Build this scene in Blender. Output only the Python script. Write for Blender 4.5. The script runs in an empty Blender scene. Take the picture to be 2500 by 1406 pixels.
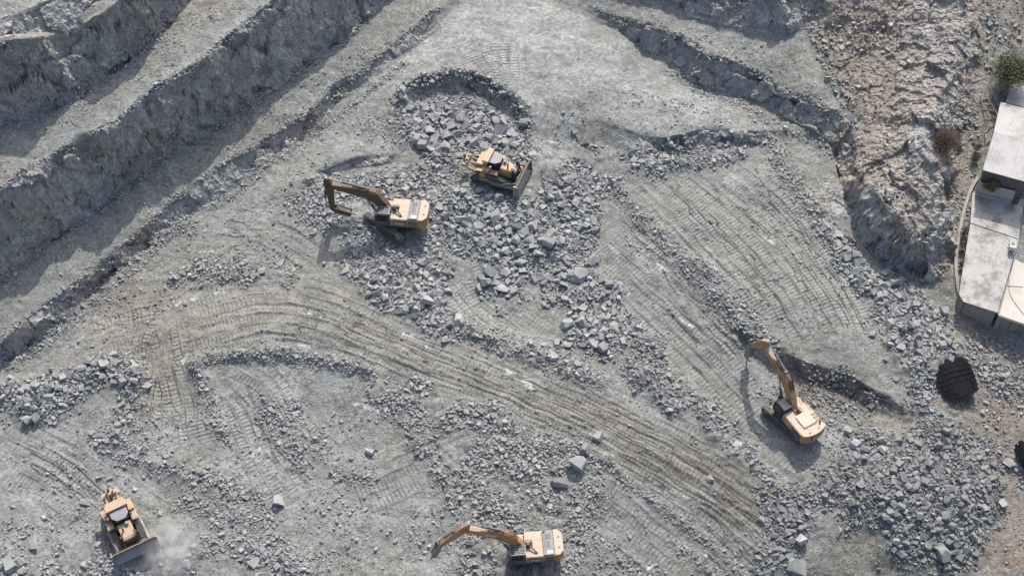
import bpy, bmesh, math, random
import numpy as np
from mathutils import Vector, Matrix, Euler
from mathutils.geometry import delaunay_2d_cdt

random.seed(7)
rng = np.random.default_rng(11)
R = math.radians
scene = bpy.context.scene
COL = scene.collection

# ------------------------------------------------------------------ camera
PITCH, HFOV, DIST = R(52.0), R(40.0), 163.5
FPX = 1250.0 / math.tan(HFOV / 2)
CAM = np.array([0.0, -DIST * math.cos(PITCH), DIST * math.sin(PITCH)])
FWD = np.array([0.0, math.cos(PITCH), -math.sin(PITCH)])
UPV = np.array([0.0, math.sin(PITCH), math.cos(PITCH)])
cam_data = bpy.data.cameras.new("camera")
cam_data.sensor_fit = 'HORIZONTAL'
cam_data.angle = HFOV
cam_data.clip_end = 2000.0
camera = bpy.data.objects.new("camera", cam_data)
COL.objects.link(camera)
camera.location = Vector(CAM)
camera.rotation_euler = (math.pi / 2 - PITCH, 0, 0)
scene.camera = camera


def ray(px, py):
    px = np.asarray(px, float); py = np.asarray(py, float)
    d = FWD + ((px - 1250) / FPX)[..., None] * np.array([1.0, 0, 0]) - ((py - 703) / FPX)[..., None] * UPV
    return d


def at(px, py, z):
    """survey point seen at photo position (px, py) lying at height z"""
    d = ray(px, py)
    t = (np.asarray(z, float) - CAM[2]) / d[..., 2]
    return CAM + t[..., None] * d


def proj(p):
    v = np.asarray(p, float) - CAM
    w = v @ FWD
    return 1250 + FPX * v[..., 0] / w, 703 - FPX * (v @ UPV) / w


def zfloor(py):
    return (703.0 - np.clip(np.asarray(py, float), -500, 1900)) * 0.0075


# ------------------------------------------------------------------ noise
def _h(ix, iy, iz, seed):
    n = (ix.astype(np.int64) * 374761393 + iy.astype(np.int64) * 668265263 + iz.astype(np.int64) * 2147483647 + seed * 1274126177) & 0xFFFFFFFF
    n = ((n ^ (n >> 13)) * 1274126177) & 0xFFFFFFFF
    n = ((n ^ (n >> 16)) * 2246822519) & 0xFFFFFFFF
    return ((n ^ (n >> 15)) & 0xFFFFFF) / float(0xFFFFFF)


def vnoise(x, y, seed=0):
    ix, iy = np.floor(x), np.floor(y)
    fx, fy = x - ix, y - iy
    fx = fx * fx * fx * (fx * (fx * 6 - 15) + 10); fy = fy * fy * fy * (fy * (fy * 6 - 15) + 10)
    z = np.zeros_like(ix)
    a = _h(ix, iy, z, seed); b = _h(ix + 1, iy, z, seed); c = _h(ix, iy + 1, z, seed); d = _h(ix + 1, iy + 1, z, seed)
    return (a + (b - a) * fx) * (1 - fy) + (c + (d - c) * fx) * fy - 0.5


def fbm(x, y, seed=0, octaves=4, gain=0.5):
    s = np.zeros_like(x); a = 1.0
    for o in range(octaves):
        ang = 0.6 * o + 0.3
        cx, sx = math.cos(ang), math.sin(ang)
        k = 2.03 ** o
        s += a * vnoise((x * cx - y * sx) * k + 17.3 * o, (x * sx + y * cx) * k - 9.1 * o, seed + o)
        a *= gain
    return s


def vnoise3(x, y, z, seed=0):
    ix, iy, iz = np.floor(x), np.floor(y), np.floor(z)
    fx, fy, fz = x - ix, y - iy, z - iz
    fx = fx * fx * (3 - 2 * fx); fy = fy * fy * (3 - 2 * fy); fz = fz * fz * (3 - 2 * fz)
    r = 0
    for dx in (0, 1):
        for dy in (0, 1):
            for dz in (0, 1):
                r = r + _h(ix + dx, iy + dy, iz + dz, seed) * (fx if dx else 1 - fx) * (fy if dy else 1 - fy) * (fz if dz else 1 - fz)
    return r - 0.5


def facets(x, y, z, seed=0):
    """every 3D cell is one tilted plane: broken, faceted rock (about -1..1)"""
    ix, iy, iz = np.floor(x), np.floor(y), np.floor(z)
    best = np.full(x.shape, 1e9); val = np.zeros(x.shape)
    for dx in (-1, 0, 1):
        for dy in (-1, 0, 1):
            for dz in (-1, 0, 1):
                cx, cy, cz = ix + dx, iy + dy, iz + dz
                qx = x - cx - _h(cx, cy, cz, seed); qy = y - cy - _h(cx, cy, cz, seed + 1); qz = z - cz - _h(cx, cy, cz, seed + 2)
                d = qx * qx + qy * qy + qz * qz
                m = d < best
                best = np.where(m, d, best)
                v = (_h(cx, cy, cz, seed + 3) - 0.5) + 1.3 * ((_h(cx, cy, cz, seed + 4) - .5) * qx + (_h(cx, cy, cz, seed + 5) - .5) * qy + (_h(cx, cy, cz, seed + 6) - .5) * qz)
                val = np.where(m, v, val)
    return val


def smooth(a, b, x):
    t = np.clip((x - a) / (b - a), 0, 1)
    return t * t * (3 - 2 * t)


# ------------------------------------------------------------------ survey of the quarry: (photo x, photo y, height over the sloping floor)
L3_LIP = [(-160, 975, 2.25), (-80, 900, 2.25), (0, 838, 2.25), (30, 820, 2.25), (67, 779, 2.25), (171, 708, 1.83), (202, 678, 1.83), (302, 604, 1.66), (353, 567, 1.57), (413, 503, 1.57), (450, 487, 1.49), (538, 413, 1.57), (622, 370, 1.57), (706, 305, 1.66), (780, 255, 1.74), (830, 200, 1.57), (870, 178, 1.32), (960, 113, 1.4), (1018, 66, 1.57), (1072, 25, 1.4), (1120, -20, 1.06), (1180, -80, 0.98)]
L3_BASE = [(-160, 1030, 0), (-80, 950, 0), (0, 893, 0), (30, 873, 0), (67, 846, 0), (131, 806, 0), (195, 746, 0), (235, 715, 0), (336, 622, 0), (365, 600, 0), (396, 578, 0), (437, 548, 0),
           (517, 503, 0), (585, 450, 0.1), (700, 368, 0.1), (746, 340, 0), (790, 304, 0), (830, 244, .2), (964, 156, .4), (1045, 97, .4), (1084, 58, .6), (1150, -10, .6), (1210, -80, .6)]
L2_LIP = [(-160, 585, 10.8), (-80, 530, 10.8), (20, 467, 10.8), (131, 383, 10.8), (215, 336, 10.8), (289, 306, 10.8), (302, 286, 10.8), (356, 235, 10.8), (417, 198, 10.8), (474, 165, 10.8), (524, 128, 10.8), (571, 87, 10.8), (628, 44, 10.8), (679, 0, 10.8), (770, -70, 10.8), (860, -140, 10.8)]
L2_BASE = [(-160, 835, 2.88), (-80, 757, 2.88), (0, 690, 2.88), (84, 628, 2.88), (151, 578, 2.88), (252, 504, 2.79), (319, 457, 2.7), (437, 374, 2.61), (588, 283, 2.61), (669, 226, 2.52), (730, 180, 2.52), (806, 121, 2.34), (880, 60, 2.16), (955, -10, 1.98), (1010, -70, 1.8), (1060, -140, 1.8)]
L1_LIP = [(-160, 118, 19.5), (-80, 108, 19.5), (0, 99, 19.5), (67, 101, 19.5), (101, 91, 19.0), (141, 84, 16.6), (188, 67, 16.4), (242, 40, 18.0), (286, 7, 18.0), (340, -50, 18.0), (420, -140, 18.0)]
L1_BASE = [(-160, 400, 11.3), (-80, 350, 11.3), (0, 312, 11.3), (60, 290, 11.3), (120, 272, 11.3), (205, 236, 11.3), (270, 175, 11.3), (330, 125, 11.3), (400, 72, 11.3), (450, 12, 11.3), (510, -70, 11.3), (570, -140, 11.3)]
R_LIP = [(1290, -80, 0.6), (1340, -40, 0.6), (1400, 8, 0.8), (1440, 22, 0.99), (1500, 42, 1.44), (1560, 62, 2.34), (1620, 74, 2.73), (1660, 84, 3.12), (1687, 104, 3.25), (1727, 134, 3.25), (1811, 161, 2.99), (1875, 195, 2.34), (1929, 232, 2.08), (1979, 259, 2.08), (2030, 275, 2.34), (2063, 292, 2.73), (2075, 315, 2.73), (2078, 350, 2.75), (2082, 400, 2.76), (2095, 455, 3.9), (2127, 480, 5.4), (2164, 527, 5.67), (2214, 584, 4.86), (2258, 614, 3.64), (2278, 655, 2.08)]
R_BASE = [(1310, -50, 0.48), (1352, -10, 0.48), (1400, 28, 0.48), (1450, 50, 0.48), (1520, 88, 0.32), (1575, 122, 0.24), (1625, 152, 0.16), (1660, 168, 0.16), (1694, 202, 0.16), (1741, 222, 0.08), (1811, 240, 0.08), (1862, 258, 0.08), (1909, 286, 0.08), (1962, 312, 0.08), (2008, 342, 0.08), (2036, 366, 0.16), (2048, 420, 0.32), (2060, 470, 0.48), (2085, 540, 0.32), (2115, 600, 0.0), (2157, 634, 0.0), (2184, 658, 0.0), (2231, 680, 0.16), (2272, 692, 0.32)]
UR_BASE = [(1440, -70, 2.1), (1500, -38, 2.4), (1600, 8, 2.8), (1660, 38, 3.1), (1720, 54, 3.2), (1771, 70, 3.2), (1848, 88, 3.2), (1910, 92, 3.3), (1948, 78, 3.5), (1972, 50, 4.1)]
UR_LIP = [(1480, -150, 6.5), (1620, -100, 6.8), (1760, -58, 7.2), (1850, -34, 7.4), (1910, -10, 7.2), (1935, 12, 5.2)]
CREST = [(2420, -140, 9), (2385, -60, 8.6), (2365, 0, 8.2), (2340, 70, 7.8), (2325, 140, 7.4), (2300, 220, 7.0), (2262, 280, 6.8), (2235, 340, 6.6), (2250, 400, 6.4), (2262, 460, 6.2), (2280, 530, 5.2)]
CRAG_FOOT = [(2165, 60, 6.2), (2185, 140, 5.4), (2190, 220, 4.8), (2175, 290, 4.6), (2165, 350, 4.6), (2150, 410, 4.8)]
GULLY = [(2560, -100, 9.07), (2470, 0, 7.31), (2420, 90, 5.8), (2385, 180, 4.74), (2375, 250, 3.93), (2360, 330, 3.12), (2345, 420, 2.42), (2328, 520, 1.81), (2322, 600, 1.41), (2335, 690, 0.91), (2370, 760, 0.5), (2450, 850, 0.2), (2560, 930, 0.0)]
YARD = [(2640, 100, 5.18), (2480, 190, 4.25), (2420, 300, 3.21), (2395, 420, 2.38), (2360, 560, 1.66), (2352, 700, 1.04), (2430, 800, 0.42), (2540, 860, 0.21)]
CRATER_LIP = [(930, 330, 0.6), (945, 270, 1.2), (985, 207, 1.8), (1030, 180, 1.95), (1100, 166, 1.95), (1160, 178, 1.95), (1210, 203, 1.95), (1255, 235, 1.88), (1280, 265, 1.65), (1292, 300, 1.2), (1300, 345, 0.52)]
CRATER_BASE = [(990, 275, .2), (1030, 238, .1), (1100, 226, .1), (1160, 236, .1), (1205, 258, .1), (1240, 285, .1), (1262, 315, .1)]
ARC_LIP = [(712, 500, 0.21), (722, 455, 0.63), (760, 424, 0.84), (820, 398, 0.91), (890, 380, 0.84), (955, 376, 0.63), (990, 355, 0.56)]
ARC_BASE = [(738, 495, 0), (750, 462, 0), (790, 440, 0), (840, 424, 0), (900, 406, 0), (960, 402, 0)]
SHELF_LIP = [(1330, 300, 0.99), (1420, 285, 1.24), (1500, 305, 1.24), (1570, 328, 1.24), (1625, 346, 1.24), (1660, 336, 1.36), (1717, 314, 1.49), (1784, 317, 1.43), (1848, 320, 1.24), (1880, 316, 0.87), (1930, 318, 0.37)]
SHELF_BASE = [(1330, 345, 0.25), (1420, 350, 0.2), (1500, 368, 0.1), (1570, 376, 0.05), (1625, 374, 0.0), (1660, 366, 0.0), (1737, 356, 0.0), (1794, 352, 0.0), (1848, 350, 0.0), (1880, 346, 0.0), (1925, 350, 0.0)]
CUT_LIP = [(1770, 770, 0.77), (1815, 815, 1.19), (1880, 848, 1.61), (1930, 868, 1.78), (1985, 886, 1.78), (2045, 908, 1.78), (2100, 936, 1.7), (2150, 965, 1.36), (2210, 1005, 0.51)]
CUT_BASE = [(1768, 800, .5), (1820, 850, .2), (1885, 884, 0), (1930, 908, 0), (1990, 934, 0), (2050, 958, 0), (2105, 985, 0), (2150, 1002, 0), (2200, 1030, 0)]
LINES = [L3_LIP, L3_BASE, L2_LIP, L2_BASE, L1_LIP, L1_BASE, R_LIP, R_BASE, UR_BASE, UR_LIP, CREST, CRAG_FOOT, GULLY, YARD, CRATER_LIP, CRATER_BASE, ARC_LIP, ARC_BASE, SHELF_LIP, SHELF_BASE, CUT_LIP, CUT_BASE]
SPOTS = [(1230, -60, 1.12), (1230, 40, 1.72), (1150, 90, 1.88), (1330, 60, 1.5), (1350, 160, 1.88), (1450, 130, 1.65), (1500, 220, 1.72), (1600, 240, 1.5), (1700, 270, 1.5), (1780, 280, 1.2), (1870, 290, 0.68), (1000, 150, 1.2), (900, 260, 0.68), (870, 330, 0.8), (760, 400, 0.6), (640, 500, 0), (560, 560, 0), (1400, 240, 1.8), (1100, 130, 1.95), (1950, 400, 0.2), (1990, 480, 0.3), (2010, 530, 0.3), (1950, 500, 0.2), (2040, 600, 0.3), (1650, 450, 0.2), (1800, 500, 0.8), (1900, 620, 1.5), (2000, 750, 2.0), (2080, 860, 2.1), (1800, 700, 1.2), (1700, 650, 0.6), (1600, 560, 0.2), (2150, 850, 1.6), (2200, 950, 1.0), (1100, 330, 0), (1200, 400, 0), (1100, 480, 0), (1000, 560, 0), (1300, 520, 0), (1400, 440, 0), (1300, 650, 0), (1500, 650, 0), (1150, 720, 0), (900, 640, 0), (800, 560, 0), (700, 620, 0.1), (560, 660, 0.2), (400, 700, 0.3), (300, 800, 0.3), (500, 800, 0.7), (700, 800, 0.9), (900, 850, 0.9), (1100, 900, 0.9), (1300, 960, 0.8), (1500, 1050, 0.6), (1700, 1150, 0.5), (1880, 1250, 0.3), (300, 1000, 0), (600, 1000, -0.2), (800, 1000, -0.1), (1000, 1050, 0.2), (1200, 1150, 0.2), (1400, 1200, 0.2), (200, 1200, 0), (500, 1250, 0), (800, 1250, 0), (1000, 1300, 0), (1300, 1350, 0), (1600, 1300, 0.1), (1700, 950, 0.1), (1850, 1050, 0), (1600, 850, 0.1), (1650, 800, 0.2), (2000, 1150, 0.7), (2100, 1200, 1.6), (2200, 1150, 1.6), (2250, 1250, 1.3), (2350, 1200, 0.4), (2050, 1300, 1.3), (2150, 1350, 0.4), (2300, 1000, 0.6), (2250, 900, 0.8), (2350, 880, 0.5), (2430, 1000, -0.2), (2460, 1200, -0.8), (2450, 1350, -1.2), (2300, 1380, -0.6), (0, 1406, 0), (600, 1440, 0), (1250, 1440, 0), (1900, 1440, 0), (2500, 1440, -1.5), (-100, 1150, 0), (2600, 1150, -1.2), (2600, 400, 3.4), (2600, 650, 1.8), (2620, -150, 9), (2080, 180, 3.6), (2050, 100, 4.2), (2120, 260, 4.0), (2110, 340, 3.6), (2200, 0, 7.6), (2080, 0, 6.2), (2150, 470, 5.8), (2210, 520, 6.0), (2250, 580, 5.4), (2160, 380, 4.6), (2330, 300, 5.0), (2310, 420, 4.2), (2300, 520, 3.6), (2100, -120, 9), (2250, -120, 10), (1600, 40, 3.1), (1800, 130, 3.1), (1950, 200, 2.82), (2000, 240, 2.69), (1900, 150, 3.1), (2010, 160, 3.3)]

tin_pts, tin_edges, tin_z = [], [], []
for ln in LINES:
    dense = []
    for (a, b) in zip(ln[:-1], ln[1:]):
        n = max(1, int(math.hypot(b[0] - a[0], b[1] - a[1]) / 25))
        dense += [tuple(a[k] + (b[k] - a[k]) * i / n for k in range(3)) for i in range(n)]
    dense.append(ln[-1])
    i0 = len(tin_pts)
    for (x, y, dz) in dense:
        z = float(zfloor(y)) + dz
        p = at(x, y, z)
        tin_pts.append((p[0], p[1])); tin_z.append(z)
    tin_edges += [(i0 + i, i0 + i + 1) for i in range(len(dense) - 1)]
for (x, y, dz) in SPOTS:
    z = float(zfloor(y)) + dz
    p = at(x, y, z)
    tin_pts.append((p[0], p[1])); tin_z.append(z)
for (x, y, z) in [(-170, -90, -4), (170, -90, -8), (-170, 170, 38), (170, 170, 22), (0, 170, 14), (-170, 30, 30), (170, 30, 4), (0, -90, -8), (-60, 120, 34), (60, 130, 15)]:
    tin_pts.append((x, y)); tin_z.append(z)
vo, eo, fo, vmap, _, _ = delaunay_2d_cdt([Vector(p) for p in tin_pts], tin_edges, [], 0, 1e-4)
vz = []
for i, v in enumerate(vo):
    if vmap[i]:
        vz.append(tin_z[vmap[i][0]])
    else:                       # two breaklines crossed: take the nearest surveyed height
        d = [(p[0] - v.x) ** 2 + (p[1] - v.y) ** 2 for p in tin_pts]
        vz.append(tin_z[int(np.argmin(d))])
# rasterise the triangles on an even grid
GX0, GY0, GS = -170.0, -90.0, 0.25
NX, NY = int(340 / GS) + 1, int(260 / GS) + 1
H0 = np.zeros((NY, NX))
for f in fo:
    for k in range(1, len(f) - 1):
        ia, ib, ic = f[0], f[k], f[k + 1]
        ax, ay = vo[ia]; bx, by = vo[ib]; cx, cy = vo[ic]
        den = (by - cy) * (ax - cx) + (cx - bx) * (ay - cy)
        if abs(den) < 1e-9:
            continue
        i0 = max(0, int(math.ceil((min(ax, bx, cx) - GX0) / GS - 1e-6))); i1 = min(NX - 1, int((max(ax, bx, cx) - GX0) / GS + 1e-6))
        j0 = max(0, int(math.ceil((min(ay, by, cy) - GY0) / GS - 1e-6))); j1 = min(NY - 1, int((max(ay, by, cy) - GY0) / GS + 1e-6))
        if i1 < i0 or j1 < j0:
            continue
        gx = GX0 + GS * np.arange(i0, i1 + 1)[None, :]; gy = GY0 + GS * np.arange(j0, j1 + 1)[:, None]
        w0 = ((by - cy) * (gx - cx) + (cx - bx) * (gy - cy)) / den
        w1 = ((cy - ay) * (gx - cx) + (ax - cx) * (gy - cy)) / den
        w2 = 1 - w0 - w1
        m = (w0 > -1e-6) & (w1 > -1e-6) & (w2 > -1e-6)
        sub = H0[j0:j1 + 1, i0:i1 + 1]
        sub[m] = (w0 * vz[ia] + w1 * vz[ib] + w2 * vz[ic])[m]


def blur(a, n):
    for _ in range(n):
        p = np.pad(a, 1, mode='edge')
        a = (p[:-2, 1:-1] + 2 * p[1:-1, 1:-1] + p[2:, 1:-1]) / 4
        p = np.pad(a, 1, mode='edge')
        a = (p[1:-1, :-2] + 2 * p[1:-1, 1:-1] + p[1:-1, 2:]) / 4
    return a


H0 = blur(H0, 2)


def bil(img, x, y, x0, y0, s):
    ny, nx = img.shape
    u = np.clip((x - x0) / s, 0, nx - 1.001); v = np.clip((y - y0) / s, 0, ny - 1.001)
    i = u.astype(int); j = v.astype(int); fu = u - i; fv = v - j
    return (img[j, i] * (1 - fu) + img[j, i + 1] * fu) * (1 - fv) + (img[j + 1, i] * (1 - fu) + img[j + 1, i + 1] * fu) * fv


def drop(px, py):
    """where the line of sight through photo position (px, py) meets the surveyed TIN (vectorised)"""
    px = np.atleast_1d(np.asarray(px, float)); py = np.atleast_1d(np.asarray(py, float))
    z = zfloor(py) + 30.0
    d = ray(px, py)
    t = (z - CAM[2]) / d[:, 2]
    hit = np.zeros(len(px), bool)
    for _ in range(700):
        p = CAM + t[:, None] * d
        h = bil(H0, p[:, 0], p[:, 1], GX0, GY0, GS)
        hit |= p[:, 2] <= h
        if hit.all():
            break
        t = np.where(hit, t, t + 0.1)
    return CAM + t[:, None] * d


def poly_world(pts):
    a = np.array(pts, float)
    return drop(a[:, 0], a[:, 1])
# ------------------------------------------------------------------ heaps of broken rock: (zone, outline, mound height, smallest, largest, cover, brownness, tone)
PILES = [
 ("crater rubble", [(965, 300), (1000, 262), (1060, 246), (1150, 250), (1235, 275), (1285, 320), (1300, 380), (1290, 480), (1180, 470), (1110, 440), (1060, 400), (1010, 350)], .5, .35, 2.1, 1.5, 0, 1.0),
 ("central rubble heap", [(1130, 455), (1290, 470), (1400, 430), (1450, 480), (1460, 560), (1430, 610), (1330, 640), (1250, 650), (1150, 620), (1080, 560), (1060, 500)], .7, .35, 2.1, 1.6, 0, 1.0),
 ("rubble round the upper excavator", [(720, 500), (770, 450), (900, 425), (1010, 400), (1110, 440), (1130, 500), (1080, 570), (1100, 640), (1000, 650), (880, 650), (830, 610), (860, 560), (760, 545)], .3, .3, 1.2, 1.35, 0, 1.0),
 ("rubble apron under the pale shelf", [(1300, 350), (1400, 345), (1500, 380), (1620, 385), (1720, 372), (1870, 362), (1900, 400), (1800, 395), (1700, 400), (1600, 420), (1500, 430), (1490, 480), (1440, 450), (1330, 430)], .3, .3, 1.3, 1.05, .05, 1.0),
 ("lower left tongue of the heap", [(840, 640), (1000, 640), (1090, 650), (1100, 700), (1080, 730), (1130, 790), (1140, 815), (1060, 820), (960, 770), (900, 720), (850, 690)], .6, .35, 1.7, 1.35, .08, 1.03),
 ("middle tongue of the heap", [(1190, 640), (1270, 630), (1280, 680), (1255, 760), (1235, 770), (1195, 715)], .5, .5, 2.3, 1.2, 0, 1.0),
 ("right tongue of the heap", [(1290, 600), (1420, 600), (1470, 690), (1520, 770), (1570, 840), (1500, 865), (1440, 860), (1360, 845), (1365, 780), (1400, 750), (1330, 745), (1290, 690)], .4, .4, 2.0, 1.05, .05, 1.0),
 ("windrow along the haul road", [(1540, 820), (1580, 830), (1650, 910), (1720, 980), (1800, 1080), (1880, 1160), (1900, 1250), (1850, 1190), (1760, 1100), (1690, 1020), (1600, 970), (1540, 910)], .8, .3, 1.2, 1.25, .05, .96),
 ("rubble bank below the rock ridge", [(2015, 572), (2065, 590), (2130, 650), (2210, 700), (2300, 760), (2360, 860), (2330, 900), (2250, 930), (2180, 870), (2150, 790), (2090, 690), (2040, 630)], .8, .35, 1.8, 1.35, .05, 1.0),
 ("bank above the black mat", [(2190, 880), (2330, 880), (2290, 960), (2320, 1000), (2400, 1080), (2300, 1060), (2220, 960)], .2, .3, 1.2, 1.0, .1, .92),
 ("corner dump", [(2080, 1060), (2200, 1060), (2310, 1010), (2400, 1080), (2450, 1180), (2440, 1260), (2410, 1340), (2330, 1400), (2180, 1406), (2120, 1310), (2060, 1220), (1990, 1240), (1960, 1320), (1930, 1400), (1850, 1380), (1900, 1270), (1880, 1200), (1990, 1180), (2060, 1110)], .6, .3, 1.6, 1.5, .04, .80),
 ("tan rubble by the left bench", [(405, 685), (500, 622), (560, 605), (620, 640), (715, 672), (700, 700), (600, 680), (480, 692), (420, 700)], .6, .3, 1.2, 1.05, .3, 1.06),
 ("left heap", [(-60, 940), (80, 935), (180, 900), (250, 868), (310, 868), (362, 930), (330, 975), (250, 950), (170, 990), (140, 1022), (60, 1020), (30, 990), (-60, 975)], 1.0, .4, 1.9, 1.35, .03, 1.03),
 ("bottom middle rubble", [(880, 880), (950, 925), (1100, 965), (1250, 1020), (1400, 1080), (1490, 1130), (1460, 1200), (1440, 1260), (1420, 1330), (1400, 1420), (1150, 1420), (1090, 1300), (1060, 1180), (1000, 1100), (940, 1000)], .5, .25, 1.1, .85, .15, 1.02),
 ("lower left windrow", [(225, 1060), (320, 1080), (420, 1110), (560, 1150), (640, 1200), (600, 1240), (500, 1200), (380, 1150), (280, 1100)], .5, .3, 1.2, .9, .06, 1.02),
 ("bottom left rubble", [(-40, 1370), (60, 1340), (170, 1320), (260, 1300), (330, 1370), (320, 1440), (-40, 1440)], .3, .3, 1.7, .8, .03, 1.03),
 ("low rubble at the bottom edge", [(430, 1330), (560, 1300), (680, 1320), (800, 1380), (780, 1440), (440, 1440)], .3, .25, 1.2, .6, .03, 1.03),
 ("inner loop stones", [(640, 960), (720, 990), (760, 1060), (840, 1120), (930, 1170), (900, 1200), (780, 1140), (700, 1080), (640, 1010)], .3, .3, 1.0, .7, .06, 1.02),
 ("scattered bottom rubble", [(440, 1200), (560, 1230), (640, 1260), (700, 1300), (600, 1300), (500, 1290), (430, 1240)], .2, .25, 1.0, .7, .04, 1.03),
 ("cut face rubble", [(1890, 890), (1980, 910), (2090, 950), (2160, 990), (2120, 1010), (2000, 975), (1920, 930)], .2, .3, 1.0, .75, .3, .85),
 ("shed slope stones", [(2330, 760), (2420, 830), (2500, 880), (2500, 960), (2420, 960), (2380, 880)], .3, .3, 1.3, .6, .3, 1.0),
]
# stones strung along berms: (zone, line, half width px, mound height, smallest, largest, cover, brownness)
BERMS = [
 ("road berm", [(1130, 800), (1220, 840), (1300, 865), (1380, 895), (1460, 930)], 26, .7, .25, 1.2, .9, .22),
 ("inner loop berm", [(478, 905), (490, 880), (560, 868), (640, 862), (740, 878), (830, 885), (900, 900)], 15, .5, .25, .9, 1.0, .15),
 ("inner loop berm", [(480, 890), (505, 970), (530, 1040), (555, 1075)], 16, .35, .25, .9, .7, .12),
 ("left heap tail", [(330, 930), (315, 1000), (300, 1050), (250, 1075)], 22, .4, .35, 1.3, 1.0, .04),
 ("bench foot stones", [(40, 885), (130, 815), (230, 735), (340, 635), (440, 560), (470, 540)], 22, .2, .25, .9, .6, .15),
 ("bench foot stones", [(520, 510), (600, 455), (700, 375), (790, 315), (860, 260), (980, 160)], 14, .1, .2, .8, .5, .03),
 ("small pile at the bench foot", [(425, 560), (450, 552), (468, 568)], 16, .3, .3, 1.0, 1.1, .05),
 ("right floor windrow", [(1500, 460), (1570, 540), (1640, 610), (1700, 680), (1780, 760), (1830, 830)], 20, .35, .25, .9, .7, .08),
 ("right floor windrow", [(1700, 650), (1780, 740), (1850, 800), (1900, 850)], 22, .3, .25, 1.0, .6, .08),
 ("ridge foot stones", [(1900, 400), (1940, 450), (1990, 520), (2020, 570)], 24, .3, .25, 1.0, .9, .1),
 ("right wall foot stones", [(1640, 175), (1720, 225), (1800, 250), (1880, 290), (1960, 330), (2030, 370)], 22, .1, .25, .9, .5, .05),
 ("haul road edge", [(1470, 1130), (1560, 1200), (1660, 1270), (1760, 1350), (1820, 1406)], 14, .3, .2, .7, .5, .1),
 ("bottom road edge", [(1650, 1330), (1720, 1380), (1760, 1420)], 16, .2, .25, 1.0, .7, .1),
 ("dozer side stones", [(250, 1290), (275, 1340), (310, 1390), (330, 1420)], 17, .3, .3, 1.3, 1.2, .02),
 ("shed foot stones", [(2370, 880), (2430, 920), (2500, 950)], 30, .3, .35, 1.4, .8, .2),
 ("bench lip stones", [(0, 463), (131, 380), (215, 333), (302, 284), (356, 233), (474, 163), (571, 85), (679, 0)], 7, .12, .25, .8, .7, .05),
 ("bench lip stones", [(0, 838), (67, 777), (171, 706), (302, 602), (413, 501), (538, 411), (706, 303), (780, 253), (960, 111), (1070, 25)], 7, .10, .25, .9, .7, .03),
 ("bench lip stones", [(1440, 20), (1560, 60), (1660, 82), (1727, 130), (1811, 158), (1929, 228), (2030, 271), (2070, 300)], 8, .12, .25, .8, .6, .1),
 ("wall foot stones", [(0, 700), (84, 634), (252, 510), (437, 380), (588, 290), (806, 128), (900, 50)], 10, .15, .2, .8, .7, .03),
 ("wall foot stones", [(0, 320), (120, 280), (270, 185), (400, 80)], 10, .15, .2, .8, .7, .05),
 ("crater rim stones", [(965, 250), (1000, 205), (1100, 180), (1200, 205), (1275, 265), (1295, 330)], 12, .1, .3, 1.1, .7, .0),
 ("shelf foot stones", [(1620, 372), (1720, 362), (1860, 352), (1920, 380)], 14, .15, .3, 1.2, .9, .0),
]
# sparse loose stones: (outline, smallest, largest, cover, brownness)
SPARSE = [
 ([(-60, 1000), (400, 1000), (900, 1000), (1000, 1420), (-60, 1420)], .16, .65, .085, .06),
 ([(1000, 1200), (1800, 1200), (1850, 1420), (1000, 1420)], .16, .6, .07, .1),
 ([(430, 720), (900, 720), (1500, 900), (1800, 1150), (1400, 1080), (900, 880), (450, 900)], .14, .4, .03, .18),
 ([(1450, 450), (1950, 400), (2180, 880), (1900, 860), (1600, 760)], .14, .5, .05, .08),
 ([(350, 640), (720, 440), (800, 560), (860, 680), (500, 640)], .14, .5, .07, .08),
 ([(150, 780), (350, 640), (450, 720), (350, 800), (200, 860)], .16, .5, .16, .3),
 ([(1300, 300), (1600, 340), (1900, 300), (1500, 210), (1350, 260)], .14, .5, .06, .02),
 ([(850, 280), (1000, 300), (1000, 370), (720, 430), (780, 340)], .14, .45, .09, .03),
 ([(1800, 900), (2100, 1000), (2200, 1060), (2000, 1160), (1850, 1060)], .16, .6, .12, .15),
 ([(2250, 1000), (2500, 950), (2500, 1406), (2440, 1406), (2450, 1200)], .16, .8, .14, .3),
 ([(1950, -20), (2200, -20), (2230, 240), (2150, 420), (2090, 440), (2080, 300), (2000, 150)], .2, 1.0, .38, .75),
 ([(2290, 280), (2400, 200), (2380, 440), (2340, 700), (2290, 640), (2320, 480)], .18, .6, .3, .55),
 ([(2390, -20), (2520, -20), (2490, 120), (2410, 200)], .2, .9, .3, .4),
 ([(2090, 450), (2250, 400), (2300, 620), (2180, 540)], .18, .7, .2, .5),
 ([(0, 740), (160, 600), (420, 420), (760, 160), (900, 100), (980, 100), (700, 310), (400, 520), (0, 840)], .12, .4, .06, .05),
 ([(0, 360), (200, 250), (480, 20), (660, 0), (350, 230), (0, 470)], .12, .4, .05, .15),
 ([(0, 0), (300, 0), (180, 60), (0, 95)], .15, .6, .07, .0),
 ([(1450, 0), (1660, 60), (1900, 120), (2080, 290), (1900, 210), (1700, 110)], .12, .45, .06, .15),
]
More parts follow.
